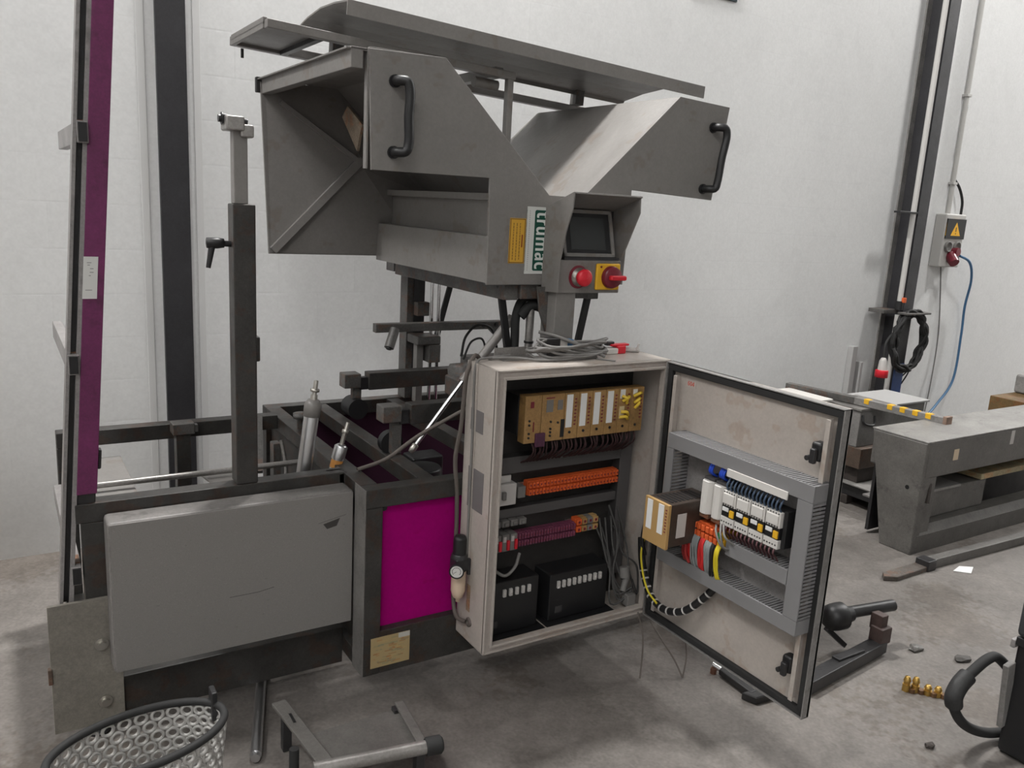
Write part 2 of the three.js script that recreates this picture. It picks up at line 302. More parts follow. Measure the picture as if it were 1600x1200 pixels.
// ---------------------------------------------------------------- machine base
const base = thing('packing_machine', 'long low machine base of dark steel tubes with a grey cover and magenta panel', 'machine', [1.37, 0, -3.02]);
{
  const F = M.frame, P = base;
  // left bay
  part('rail', box(.155, .985, .71, .77, -2.66, -2.6), F, P, 'front rail of the low left bay');
  part('rail', box(.155, .985, .715, .775, -3.46, -3.4), F, P);
  part('rail', box(.235, .985, .045, .185, -2.66, -2.6), F, P);
  part('rail', box(.235, .985, .045, .185, -3.46, -3.4), F, P);
  part('rail', box(.17, .23, .06, .12, -3.4, -2.66), F, P);
  part('leg', box(.17, .235, .05, .71, -2.66, -2.6), F, P);
  part('leg', box(.155, .215, .05, .715, -3.46, -3.4), F, P);
  part('cross_plate', box(.2, .37, .655, .665, -3.4, -2.66, .001), M.hood, P, 'grey cross plate');
  part('cross_plate', extY([[.6, -3.05], [.75, -3.05], [.75, -2.66], [.66, -2.66]], .66, .667), M.hood, P);
  part('guide_rod', rod([.21, .69, -3.0], [.98, .69, -3.0], .011), M.steel, P);
  const scuff = canvasTex(1024, 640, (g, w, h) => {
    g.fillStyle = '#8f8d8b'; g.fillRect(0, 0, w, h);
    for (let i = 0; i < 26000; i++) { const v = 118 + rnd() * 52; g.fillStyle = `rgba(${v},${v - 2},${v - 4},.28)`; const s = 1 + rnd() * 3; g.fillRect(rnd() * w, rnd() * h, s, s); }
    g.strokeStyle = 'rgba(38,34,32,.8)'; g.lineWidth = 2; g.beginPath(); g.moveTo(w * .45, h * .63); g.lineTo(w * .57, h * .63); g.lineTo(w * .64, h * .615); g.stroke();
    g.fillStyle = 'rgba(40,37,36,.75)'; g.beginPath(); g.moveTo(w * .862, h * .21); g.lineTo(w * .94, h * .18); g.lineTo(w * .925, h * .235); g.lineTo(w * .88, h * .25); g.fill();
    g.strokeStyle = 'rgba(40,37,36,.5)'; g.beginPath(); g.moveTo(w * .84, h * .2); g.lineTo(w * .97, h * .16); g.stroke();
    for (let i = 0; i < 40; i++) { g.fillStyle = `rgba(60,56,52,${rnd() * .3})`; g.fillRect(rnd() * w, rnd() * h, 2 + rnd() * 10, 1 + rnd() * 2); }
  });
  const side = new THREE.MeshStandardMaterial({ color: lin([.76, .74, .725]), map: scuff, roughness: .6, bumpMap: grainBump, bumpScale: .0004 });
  const cv = new THREE.BoxGeometry(.74, .47, .004); cv.translate(.605, .497, -2.4985);
  const coverPart = part('side_cover', [box(.228, .982, .256, .737, -2.598, -2.5, .012)], M.cover, P, 'light grey sheet metal cover');
  part('cover_face', cv, side, coverPart, 'scuffed front face', true);
  part('mounting_plate', box(.066, .262, .05, .47, -2.598, -2.585, .001), M.plateGrey, P, 'beige grey foot plate with two bolts');
  for (const [x, y] of [[.205, .32], [.208, .125]]) part('bolt', hexBolt([x, y, -2.585], [0, 0, 1], .013, .016), M.zinc, P);
  part('side_tab', box(.058, .07, .22, .27, -2.6, -2.58, .002), M.wood, P, 'rusty tab');
  // right bay
  const X0 = .985, X1 = 2.58;
  part('frame_beam', box(X0, X0 + .062, .705, .765, -3.58, -2.46), F, P);
  part('frame_beam', box(1.2, 1.26, .705, .762, -3.58, -2.46), F, P);
  part('frame_beam', box(1.56, 1.62, .705, .762, -3.58, -2.46), F, P);
  part('frame_beam', box(X1 - .06, X1, .705, .765, -3.58, -2.46), F, P);
  part('rail', box(X0, X1, .70, .765, -2.46, -2.402), F, P);
  part('rail', box(X0, X1, .70, .765, -3.64, -3.58), F, P);
  part('rail', box(X0 + .06, X1 - .06, .09, .25, -2.46, -2.402), F, P);
  part('rail', box(X0 + .06, X1 - .06, .09, .25, -3.64, -3.58), F, P);
  part('rail', box(X0, X0 + .06, .09, .15, -3.58, -2.46), F, P);
  part('rail', box(X1 - .06, X1, .09, .15, -3.58, -2.46), F, P);
  for (const [x, z] of [[X0, -2.46], [X1 - .06, -2.46], [X0, -3.64], [X1 - .06, -3.64]]) part('post', box(x, x + .06, .09, .70, z, z + .058), F, P);
  part('post_plate', box(X0 - .003, X0, .09, .765, -2.497, -2.403, .0008), M.cover, P, 'grey plate on the side of the corner post');
  for (const [x, z] of [[X0 + .03, -2.95], [X1 - .03, -2.95], [X0 + .03, -3.5], [X1 - .03, -3.5]])
    part('levelling_foot', [rod([x, .012, z], [x, .1, z], .012), turned([x, 0, z], [x, .1, z], [[.001, 0], [.038, 0], [.038, .008], [.014, .022]])], M.darkSteel, P);
  for (const [x, z] of [[.19, -2.63], [.19, -3.43]]) part('levelling_foot', [rod([x, .012, z], [x, .06, z], .012), turned([x, 0, z], [x, .1, z], [[.001, 0], [.036, 0], [.036, .008], [.014, .02]])], M.darkSteel, P);
  part('side_panel', box(X0 + .06, X1 - .06, .25, .70, -2.44, -2.434, .001), M.magenta, P, 'magenta front panel');
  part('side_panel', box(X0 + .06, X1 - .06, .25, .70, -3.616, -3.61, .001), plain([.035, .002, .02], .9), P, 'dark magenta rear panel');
  part('side_panel', box(X0 + .024, X0 + .03, .15, .70, -3.58, -2.46, .001), M.frame, P);
  part('corner_stop', box(.965, 1.0, .6, .765, -2.62, -2.6, .002), F, P);
  for (const [x, y] of [[1.062, .685]]) part('screw', hexBolt([x, y, -2.434], [0, 0, 1], .007, .006), M.black, P);
  const plate = canvasTex(256, 192, (g, w, h) => { g.fillStyle = '#a8936a'; g.fillRect(0, 0, w, h); for (let i = 0; i < 70; i++) { g.fillStyle = ['#8a5a34', '#7f8468', '#a86a3a', '#74786a', '#b79a62'][i % 5]; g.globalAlpha = .45; g.fillRect(14 + rnd() * (w - 70), 12 + rnd() * (h - 30), 10 + rnd() * 50, 4 + rnd() * 7); } g.globalAlpha = 1; g.fillStyle = '#b9b8b2'; g.fillRect(w * .7, 0, w * .3, h * .16); });
  decal('rating_plate', 1.083, .173, -2.4, .145, .112, .003, '+z', printed(plate, .6), P, 'worn yellowish rating plate');
  // drive parts seen between the tubes
  part('motor', turned([1.36, .7, -2.75], [1.36, .4, -2.75], [[.001, 0], [.065, 0], [.07, .01], [.07, .03], [.065, .035], [.07, .06], [.07, .28], [.001, .28]]), M.black, P, 'black drive motor');
  part('chain_guard', box(1.36, 1.5, .55, .7, -2.95, -2.85, .01), M.darkSteel, P);
  part('gusset', extZ([[.95, .6], [.985, .6], [.985, .77], [.93, .77]], -2.64, -2.61), F, P);
  part('brace', bar([.9, .775, -3.42], [.84, .6, -3.2], .05, .02), M.arm, P);
  part('brace', box(.9, .93, .5, .72, -3.22, -3.17, .003), M.arm, P);
  part('spring_hook', pipe([[.925, .74, -3.15], [.935, .66, -3.13], [.935, .6, -3.12], [.92, .575, -3.12], [.905, .59, -3.12]], .008), M.steel, P);
  part('adjusting_knob', turned([1.02, .765, -3.2], [1.02, .85, -3.2], [[.001, .0], [.014, 0], [.014, .04], [.03, .045], [.03, .065], [.001, .068]]), M.arm, P);
}
// side belts: two short beams with bearing blocks at their left ends
function sideBelt(z, label, arm) {
  const x = z < -3 ? 1.244 : 1.175, y1 = .955;
  const t = thing('belt_beam', label, 'conveyor beam', [x + .3, .765, z], 'side belt beams on the machine frame');
  part('beam', box(x + .112, 2.35, y1 - .075, y1, z - .06, z, .003), M.frame, t);
  part('bearing_block', box(x, x + .075, y1 - .062, y1, z - .07, z, .004), M.arm, t);
  part('bearing_block', box(x + .073, x + .112, y1 - .075, y1 - .02, z - .05, z - .015, .003), M.darkSteel, t);
  part('bracket', box(x + .045, x + .085, .765, y1 - .06, z - .05, z - .02, .003), M.arm, t);
  part('pulley', rod([x + .06, .8, z - .085], [x + .06, .8, z + (z < -3 ? .01 : -.05)], .045, .045, 24), M.black, t, 'black belt pulley');
  part('bracket', box(x + .6, x + .65, .762, y1 - .075, z - .05, z - .01, .003), M.arm, t);
  return t;
}
sideBelt(-3.3, 'dark belt beam with a bearing block along the rear of the machine frame');
sideBelt(-2.72, 'dark belt beam with a bearing block just left of the electric cabinet');

// clamp post with lever on the front rail
{
  const t = thing('clamp_post', 'tall dark square post with a pale telescopic tube and a clamp on top', 'post', [.655, .77, -2.635]);
  part('outer_tube', box(.621, .689, .77, 1.66, -2.67, -2.602, .004), M.frame, t);
  part('inner_tube', box(.629, .671, 1.66, 1.88, -2.66, -2.618, .003), M.hood, t, 'pale grey inner tube');
  part('clamp_head', [box(.605, .66, 1.872, 1.915, -2.675, -2.6, .006), box(.648, .688, 1.855, 1.893, -2.67, -2.605, .006)], M.steel, t, 'worn clamp head');
  part('clamp_bolt', [rod([.603, 1.91, -2.64], [.675, 1.9, -2.64], .012), hexBolt([.603, 1.906, -2.64], [-1, 0, 0], .012, .012)], M.darkSteel, t);
  part('clamp_lever', [rod([.621, 1.538, -2.635], [.575, 1.54, -2.635], .009), turned([.6, 1.54, -2.635], [.5, 1.54, -2.635], [[.001, .0], [.014, 0], [.017, .02], [.016, .05], [.001, .052]]), rod([.567, 1.54, -2.635], [.552, 1.465, -2.63], .0105, .007)], M.black, t, 'black ratchet lever');
  part('stop_block', box(.689, .703, 1.17, 1.25, -2.66, -2.615, .004), M.frame, t);
}
{
  const t = thing('rear_post', 'short dark post with a cap bracket on the rear rail', 'post', [.595, .49, -3.39]);
  part('tube', box(.567, .622, .46, .75, -3.4, -3.345, .003), M.frame, t);
  part('cap_bracket', [box(.553, .635, .745, .79, -3.4, -3.33, .004), box(.625, .65, .75, .78, -3.37, -3.34, .003)], M.arm, t);
}
// folded purple conveyor rail with three cross rungs
{
  const t = thing('folded_conveyor', 'tall purple conveyor rail folded upright at the left end of the machine', 'conveyor', [.16, .46, -2.63]);
  const at = y => .164 + (y - .83) * .0746;
  const lean = g => { const m = new THREE.Matrix4().set(1, .0746, 0, -.83 * .0746, 0, 1, 0, 0, 0, 0, 1, 0, 0, 0, 0, 1); return g.applyMatrix4(m); };
  part('channel', lean(box(.164, .218, .8, 3.0, -2.66, -2.6, .002)), M.purple, t, 'purple painted channel');
  part('edge_strip', lean(box(.153, .1655, .46, 3.0, -2.655, -2.602, .001)), M.railGrey, t, 'bare grey edge');
  part('groove', lean(box(.137, .153, .46, 3.0, -2.66, -2.625, .001)), M.darkSteel, t);
  part('edge_strip', lean(box(.128, .138, .46, 3.0, -2.66, -2.605, .001)), M.railGrey, t);
  part('end_block', lean(box(.166, .216, .765, .80, -2.65, -2.61, .003)), M.darkSteel, t);
  part('latch', lean(box(.218, .228, .87, .93, -2.64, -2.61, .004)), M.darkSteel, t);
  for (const [y, z1, x] of [[1.83, -3.3, .226], [1.19, -3.26, .173], [.55, -3.39, .15]]) {
    const r = part('rung', [box(x - .014, x + .014, y - .028, y + .03, z1, -2.592, .002)], M.railGrey, t, 'square tube rung');
    part('tube_end', box(x - .011, x + .011, y - .024, y + .026, -2.594, -2.588, .001), M.black, r);
    part('weld_plate', box(x - .012, x + .012, y + .028, y + .034, -2.68, -2.62, .001), M.rusty, r, 'rusty weld plate'); }
  const note = canvasTex(128, 256, (g, w, h) => { g.fillStyle = '#cfcfcc'; g.fillRect(0, 0, w, h); g.fillStyle = '#8d8d8c'; for (const [x, y, a] of [[30, 34, 40], [36, 48, 22], [60, 70, 30], [58, 92, 34], [50, 112, 18], [24, 200, 60]]) g.fillRect(x, y, a, 5); });
  const gq = new THREE.BoxGeometry(.037, .118, .002); gq.translate(.1815, 1.437, -2.599); lean(gq);
  part('paper_label', gq, printed(note, .8), t, 'white paper label', true);
}
// pneumatic cylinders standing in the frame
{
  const t = thing('pneumatic_cylinder', 'long bright aluminium air cylinder standing in the left bay', 'cylinder', [.88, .7, -2.72]);
  const a = [.872, .69, -2.72], b = [.913, 1.005, -2.72];
  part('barrel', turned(a, b, [[.001, 0], [.026, 0], [.026, .26], [.001, .26]]), M.alu, t);
  part('end_cap', turned(a, b, [[.001, .255], [.029, .258], [.03, .3], [.02, .318], [.001, .318]]), M.hood, t);
  part('piston_rod', turned(a, b, [[.012, .31], [.012, .335], [.008, .335], [.008, .385], [.001, .386]]), M.zinc, t);
  part('lock_nut', turned(a, b, [[.008, .345], [.016, .346], [.016, .356], [.008, .357]], 6), M.zinc, t);
}
{
  const t = thing('pneumatic_cylinder', 'short air cylinder with an orange band leaning beside the long one', 'cylinder', [.985, .7, -2.75]);
  const a = [.975, .68, -2.72], b = [1.03, .88, -2.72];
  part('barrel', turned(a, b, [[.001, 0], [.02, 0], [.02, .1], [.024, .104], [.024, .15], [.014, .158], [.001, .158]]), M.alu, t);
  part('band', turned(a, b, [[.0205, .07], [.0215, .072], [.0215, .1], [.0205, .1]]), M.amber, t, 'orange band');
  part('piston_rod', turned(a, b, [[.008, .155], [.008, .2], [.012, .2], [.012, .212], [.006, .214], [.006, .24], [.001, .241]]), M.zinc, t);
}
{
  const t = thing('gas_spring', 'long gas spring with a bright chrome rod slanting up behind the cabinet', 'gas spring', [1.32, .78, -2.68]);
  part('rod', rod([1.281, .82, -2.66], [1.466, 1.046, -2.66], .0085), M.chrome, t, 'mirror bright rod');
  part('barrel', rod([1.466, 1.046, -2.66], [1.67, 1.285, -2.66], .018), M.hood, t);
  part('ball_end', turned([1.281, .82, -2.66], [1.257, .79, -2.66], [[.001, -.005], [.012, 0], [.013, .02], [.009, .035], [.001, .036]]), M.zinc, t);
}

// ---------------------------------------------------------------- posts, carriage and arm under the hood
{
  const t = thing('support_post', 'grey square post carrying the front of the hood behind the cabinet', 'post', [1.755, .765, -2.46]);
  part('tube', box(1.712, 1.80, .765, 1.424, -2.53, -2.44, .004), M.hoodIn, t);
  part('side_bracket', extZ([[1.712, 1.25], [1.712, 1.42], [1.665, 1.42], [1.68, 1.33]], -2.5, -2.49), M.arm, t);
}
{
  const t = thing('support_post', 'dark grey square post carrying the rear of the hood', 'post', [1.69, .765, -3.59]);
  part('tube', box(1.64, 1.728, .765, 1.40, -3.63, -3.55, .003), M.arm, t);
  part('slide_strip', box(1.672, 1.728, .765, 1.38, -3.549, -3.543, .001), M.darkSteel, t, 'black slide strip');
  part('clamp_plate', box(1.672, 1.735, 1.17, 1.235, -3.543, -3.5, .004), M.arm, t);
}
{
  const t = thing('lift_carriage', 'small carriage bracket on two bright guide rods behind the cabinet', 'carriage', [1.75, .765, -3.48]);
  part('guide_rod', rod([1.745, .765, -3.5], [1.745, 1.42, -3.5], .0085), M.chrome, t);
  part('guide_rod', rod([1.782, .765, -3.5], [1.782, 1.42, -3.5], .0085), M.chrome, t);
  part('bracket', [box(1.64, 1.76, 1.045, 1.085, -3.54, -3.42, .006), box(1.7, 1.76, .96, 1.045, -3.5, -3.42, .004)], M.arm, t);
  part('strut', box(1.655, 1.69, .765, 1.045, -3.5, -3.46, .003), M.hood, t);
}
{
  const t = thing('pusher_arm', 'grey flat arm with a hanging peg reaching out to the left', 'arm', [1.47, 1.02, -3.45]);
  part('arm', extZ([[1.428, 1.113], [2.02, 1.113], [2.05, 1.085], [2.085, 1.085], [2.085, 1.152], [1.428, 1.152]], -3.45, -3.41, [], .003), M.arm, t);
  part('peg', rod([1.515, 1.13, -3.4], [1.475, 1.05, -3.37], .022, .022), M.arm, t);
  part('peg_end', rod([1.4752, 1.0505, -3.3705], [1.4725, 1.045, -3.368], .013), M.black, t);
  for (const x of [1.98, 2.05]) part('bolt', hexBolt([x, 1.135, -3.41], [0, 0, 1], .008, .008), M.darkSteel, t);
}
solo('drive_motor', [turned([1.75, 1.0, -3.2], [1.75, .8, -3.15], [[.001, 0], [.05, 0], [.062, .02], [.065, .1], [.05, .16], [.001, .17]]), box(1.68, 1.76, .86, .95, -3.22, -3.1, .01), box(1.77, 2.05, .97, 1.03, -3.25, -3.17, .01)], M.arm, 'dusty rounded drive unit on the rear belt beam beside the cabinet', 'motor');
solo('air_hose', [pipe([[1.75, 1.03, -3.2], [1.77, 1.12, -3.2], [1.83, 1.17, -3.2], [1.9, 1.15, -3.2], [1.94, 1.04, -3.2]], .006), pipe([[1.75, 1.02, -3.18], [1.79, 1.1, -3.18], [1.84, 1.11, -3.18], [1.86, 1.06, -3.18], [1.84, 1.03, -3.18]], .005)], M.rubber, 'two thin dark air hoses arching above the rear belt beam', 'hose');

// ---------------------------------------------------------------- folded sheet hood
const HZ = -2.52, HR = -3.52;
{
  const t = thing('forming_hood', 'large grey sheet metal hood shaped like an open letter V on posts', 'machine hood', [1.78, 1.42, -3.02]);
  const yPlate = [[1.015, 2.146], [1.276, 2.153], [1.71, 1.745], [1.86, 1.745], [2.292, 2.148], [2.56, 2.136], [2.51, 1.768], [2.088, 1.785], [2.08, 1.424], [1.467, 1.424], [1.462, 1.789], [1.028, 1.787]];
  part('front_plate', extZ([...yPlate].reverse(), HZ - .012, HZ, [], .001), M.hood, t, 'flat front plate with two arms');
  part('rear_plate', extZ([[.955, 2.13], [.985, 1.447], [2.58, 1.447], [2.6, 2.13], [2.292, 2.146], [1.86, 1.745], [1.71, 1.745], [1.276, 2.148]], HR - .012, HR, [], .001), M.hoodIn, t);
  part('edge_flange', [box(1.013, 1.02, 1.79, 2.145, HZ - .035, HZ - .011, .001), box(1.02, 1.27, 2.143, 2.153, HZ - .03, HZ - .011, .001)], M.hood, t);
  const th = .008;
  part('left_slope', extZ([[1.276, 2.153], [1.71, 1.745], [1.71, 1.745 - th], [1.27, 2.153 - th]].reverse(), HR, HZ - .012), M.hood, t);
  part('right_slope', extZ([[1.86, 1.745], [2.292, 2.148], [2.298, 2.14], [1.86, 1.745 - th]].reverse(), HR, HZ - .012), M.hood, t, 'right slope of the trough');
  part('trough_floor', box(1.708, 1.862, 1.737, 1.745, HR, HZ - .012, .001), M.hood, t);
  part('top_sheet', box(2.29, 2.565, 2.13, 2.138, HR, HZ - .012, .001), M.hood, t);
  part('top_rail', [box(.96, 1.0, 2.085, 2.14, HR, HZ - .012, .003), box(.945, 1.02, 2.138, 2.144, HR - .01, HZ - .012, .001)], M.hoodIn, t, 'left top rail with a rusty lip');
  part('rail_end', box(.94, .985, 2.09, 2.15, HR - .03, HR - .005, .004), M.darkSteel, t);
  // crossing stiffeners on the rear plate
  const br = (a, b, w) => bar([a[0], a[1], HR + .014], [b[0], b[1], HR + .058], .03, w, .002);
  part('stiffener', br([.998, 1.462], [1.37, 1.86], .034), M.hood, t);
  part('stiffener', br([1.03, 2.06], [1.37, 1.84], .02), M.hoodIn, t);
  { // cross-broken inner skin of the rear plate: four flat facets meeting in a low point
    const c = [[.975, 2.12], [.995, 1.452], [1.69, 1.452], [1.69, 1.73], [1.29, 2.12]], ap = [1.38, 1.82], v = [];
    for (let i = 0; i < 5; i++) { const a = c[i], b = c[(i + 1) % 5]; v.push(a[0], a[1], HR + .002, b[0], b[1], HR + .002, ap[0], ap[1], HR + .05); }
    const g = new THREE.BufferGeometry(); g.setAttribute('position', new THREE.Float32BufferAttribute(v, 3)); g.computeVertexNormals();
    part('creased_skin', g, M.hoodIn, t, 'cross-creased inner skin');
  }
  part('top_sheet', box(.96, 1.275, 2.14, 2.147, HR, HZ - .012, .001), M.hoodIn, t);
  part('gusset', extX([[-3.36, 2.06], [-3.2, 1.98], [-3.25, 1.88], [-3.42, 2.02]], 1.262, 1.272), paint([.5, .4, .3], .7, 0, rustMap), t, 'pale rusty gusset');
  // stem sides: lower flange and a recessed sheet above it
  part('side_flange', extX([[HR, 1.43], [HZ - .012, 1.43], [HZ - .012, 1.592], [HR, 1.592]], 1.467, 1.473), M.hood, t);
  part('side_flange', extX([[HR, 1.43], [HZ - .012, 1.43], [HZ - .012, 1.78], [HR, 1.78]], 2.074, 2.08), M.hood, t);
  part('recess_sheet', extX([[HR, 1.59], [HZ - .012, 1.59], [HZ - .012, 1.72], [HR, 1.72]], 1.53, 1.536), M.hoodIn, t);
  part('recess_shelf', [box(1.473, 1.536, 1.585, 1.592, HR, HZ - .014, .001), box(1.5, 1.54, 1.715, 1.74, HR, HZ - .014, .002)], M.hood, t);
  part('support_beam', box(1.56, 1.62, 1.365, 1.424, HR, HZ - .03, .003), M.arm, t);
  part('support_beam', box(1.93, 1.99, 1.365, 1.424, HR, HZ - .03, .003), M.arm, t);
  part('support_beam', box(1.56, 1.99, 1.375, 1.43, -3.62, -3.53, .003), M.arm, t);
  part('support_beam', box(1.62, 1.93, 1.37, 1.424, -2.6, -2.534, .003), M.arm, t);
  // bar handles
  const handle = (xt, yt, xb, yb) => part('handle', [pipe([[xt - .028, yt, HZ - .002], [xt - .026, yt, HZ + .035], [xt - .006, yt - .004, HZ + .05], [xt + .002, yt - .03, HZ + .052], [(xt + xb) / 2, (yt + yb) / 2, HZ + .052], [xb + .002, yb + .03, HZ + .052], [xb - .006, yb + .004, HZ + .05], [xb - .026, yb, HZ + .035], [xb - .028, yb, HZ - .002]], .0155, 60, 10), rod([xt - .028, yt, HZ], [xt - .028, yt, HZ + .008], .02), rod([xb - .028, yb, HZ], [xb - .028, yb, HZ + .008], .02)], M.black, t, 'black bar handle');
  handle(1.128, 2.06, 1.128, 1.845); handle(2.505, 2.05, 2.48, 1.81);
  // print
  const warn = canvasTex(128, 320, (g, w, h) => { g.fillStyle = '#c99a33'; g.fillRect(0, 0, w, h); g.strokeStyle = '#5b3a12'; g.lineWidth = 5; g.strokeRect(6, 6, w - 12, h - 12); g.fillStyle = '#4a3213'; for (let k = 0; k < 3; k++) for (let y = 34; y < h - 34;) { const l = 8 + rnd() * 16; g.globalAlpha = .75; g.fillRect(28 + k * 26, y, 6, l); y += l + 5; } g.globalAlpha = 1; g.fillStyle = '#7a2f16'; g.fillRect(98, h * .36, 10, h * .28); });
  decal('warning_label', 1.583, 1.58, HZ + .001, .066, .158, .002, '+z', printed(warn), t, 'yellow warning label with small dark print');
  const logo = canvasTex(256, 512, (g, w, h) => { g.fillStyle = '#c9cac6'; g.fillRect(0, 0, w, h); g.fillStyle = '#8a8c8a'; for (let y = 30; y < h - 30; y += 16) g.fillRect(22, y, 5, 9); g.fillStyle = '#0c4638'; g.beginPath(); g.roundRect(72, 24, w - 84, h - 48, 16); g.fill(); g.save(); g.translate(w * .5, h / 2); g.rotate(Math.PI / 2); g.fillStyle = '#d4d6d2'; g.font = 'bold 168px sans-serif'; g.textAlign = 'center'; g.textBaseline = 'middle'; g.fillText('trumac', 0, -22, h - 66); g.restore(); });
  decal('logo_plate', 1.678, 1.583, HZ + .001, .116, .238, .002, '+z', printed(logo), t, 'white and green maker plate with upright lettering');
}
for (const [a, b, l] of [[[1.572, 1.415, -2.6], [1.66, 1.1, -2.6], 'black flat strut under the hood left of the centre post'], [[1.982, 1.4, -2.6], [1.9, 1.08, -2.6], 'black flat strut under the hood right of the centre post'], [[1.917, 1.4, -3.6], [1.8, .95, -3.6], 'black flat strut farther back under the hood, left in the picture']]) {
  const t = thing('hood_strut', l, 'strut', b); const lo = [b[0] + (b[0] - a[0]) * .3, .82, b[2]];
  part('strut', bar(a, b[1] < 1 ? [b[0], b[1], b[2]] : lo, .028, .016, .003), M.black, t);
  part('pivot', rod([a[0], a[1] - .01, a[2] - .02], [a[0], a[1] - .01, a[2] + .02], .012), M.zinc, t);
}
// sheet lid over the trough with its carrying frame (tilted down to the right)
{
  const t = thing('hopper_lid', 'long curved sheet lid lying above the V of the hood', 'lid', [1.855, 2.2, -3.08]);
  const tilt = -2.9 * Math.PI / 180, px = 1.1, py = 2.352;
  const tl = g => g.translate(-px, -py, 0).rotateZ(tilt).translate(px, py, 0);
  const prof = [[-3.53, 2.335], [-3.52, 2.352], [-3.38, 2.376], [-3.23, 2.388], [-3.08, 2.382], [-2.945, 2.368]];
  const under = prof.map(([z, y]) => [z + .0, y - .006]).reverse();
  part('sheet', tl(flat(extX([...prof, ...under], 1.1, 2.82))), M.hoodIn, t, 'bent cover sheet');
  part('front_lip', tl(box(1.1, 2.82, 2.318, 2.37, -2.948, -2.942, .001)), M.hood, t, 'turned down front lip');
  part('rear_rail', tl(box(.86, 2.82, 2.25, 2.285, -3.6, -3.56, .003)), M.hoodIn, t);
  part('front_rail', tl(box(.86, 1.88, 2.245, 2.275, -3.1, -3.06, .003)), M.hood, t, 'front carrying rail');
  part('end_plate', tl(box(.855, 1.06, 2.262, 2.27, -3.56, -3.1, .001)), M.hoodIn, t);
  part('cross_bar', tl(box(1.05, 1.075, 2.245, 2.28, -3.56, -3.1, .002)), M.darkSteel, t);
  part('cross_bar', tl(box(.855, .87, 2.245, 2.285, -3.56, -3.1, .002)), M.hoodIn, t);
  part('cross_bar', tl(box(1.8, 1.84, 2.25, 2.29, -3.56, -3.1, .002)), M.hoodIn, t);
  part('spacer', tl(box(1.25, 1.3, 2.28, 2.37, -3.55, -3.5, .002)), M.arm, t);
  part('spacer', tl(box(2.5, 2.55, 2.28, 2.37, -3.55, -3.5, .002)), M.arm, t);
  part('stem', box(1.84, 1.868, 1.745, 2.21, -3.095, -3.065, .003), M.hood, t, 'upright stem in the trough');
  part('hook', rod([.9, 2.22, -3.58], [.9, 2.255, -3.58], .006), M.darkSteel, t);
  part('roller', rod([1.72, 2.19, -3.14], [1.83, 2.185, -3.14], .022), M.hoodIn, t);
}

// ---------------------------------------------------------------- operator panel
{
  const t = thing('operator_panel', 'grey operator panel with a hooded dark screen on the front of the hood', 'control panel', [1.85, 1.4, -2.46]);
  const cheek = [[-2.518, 1.4], [-2.414, 1.408], [-2.41, 1.522], [-2.387, 1.623], [-2.355, 1.7], [-2.351, 1.756], [-2.518, 1.697]];
  part('side_cheek', extX(cheek, 1.697, 1.703, [], .001), M.hoodIn, t, 'left cheek');
  part('side_cheek', extX([[-2.518, 1.52], [-2.442, 1.525], [-2.355, 1.7], [-2.36, 1.76], [-2.518, 1.7]], 1.997, 2.003, [], .001), M.hoodIn, t);
  part('visor', bar([1.85, 1.7, -2.518], [1.85, 1.757, -2.352], .306, .006, .001), M.hoodIn, t, 'visor');
  part('back_box', box(1.703, 1.997, 1.525, 1.7, -2.518, -2.505, .001), M.darkSteel, t);
  part('lower_box', box(1.708, 1.99, 1.403, 1.522, -2.518, -2.43, .003), M.hood, t, 'button box');
  const s0 = [1.535, -2.45], s1 = [1.7, -2.495];
  const sl = (y) => -2.45 + (y - 1.535) / .165 * -.045;
  const face = (x0, x1, y0, y1, d, th) => { const a = [(x0 + x1) / 2, y0, sl(y0) + d], b = [(x0 + x1) / 2, y1, sl(y1) + d]; return bar(a, b, x1 - x0, th, .001); };
  const scr = part('screen', face(1.74, 1.972, 1.533, 1.7, -.006, .012), M.arm, t, 'screen unit with a grey bezel');
  part('bezel', [face(1.74, 1.972, 1.533, 1.546, .003, .008), face(1.74, 1.972, 1.688, 1.7, .003, .008), face(1.74, 1.752, 1.533, 1.7, .003, .008), face(1.958, 1.972, 1.533, 1.7, .003, .008)], M.hood, scr);
  part('glass', face(1.775, 1.935, 1.558, 1.675, .002, .004), M.screen, scr, 'dark glass');
  part('surround', [face(1.752, 1.958, 1.546, 1.688, .0006, .002)], M.black, scr);
  part('sill', box(1.735, 1.985, 1.522, 1.533, -2.5, -2.436, .001), M.darkSteel, t);
  const eb = part('emergency_button', turned([1.8, 1.462, -2.43], [1.8, 1.462, -2.3], [[.001, 0], [.022, 0], [.022, .016], [.026, .018], [.031, .03], [.031, .04], [.024, .047], [.001, .05]], 28), M.red, t, 'red mushroom button');
  part('collar', turned([1.8, 1.462, -2.43], [1.8, 1.462, -2.3], [[.034, 0], [.034, .006], [.027, .012], [.024, .02]], 28), M.zinc, eb);
  part('name_ring', turned([1.797, 1.462, -2.43], [1.797, 1.462, -2.3], [[.042, 0], [.042, .0015], [.03, .0016]], 28), M.darkRed, eb);
  part('pilot_hole', rod([1.848, 1.462, -2.431], [1.848, 1.462, -2.427], .009), M.black, t);
  const sw = part('main_switch', box(1.872, 1.982, 1.415, 1.512, -2.431, -2.418, .008), M.yellow, t, 'yellow square switch plate');
  part('dial', turned([1.935, 1.463, -2.418], [1.935, 1.463, -2.3], [[.041, 0], [.041, .012], [.036, .026], [.001, .028]], 28), M.darkRed, sw, 'dark red dial');
  part('knob', bar([1.905, 1.463, -2.381], [1.975, 1.463, -2.377], .022, .018, .006), M.red, sw, 'red handle');
  part('screw', rod([1.89, 1.5, -2.419], [1.89, 1.5, -2.416], .004), M.darkRed, sw);
}
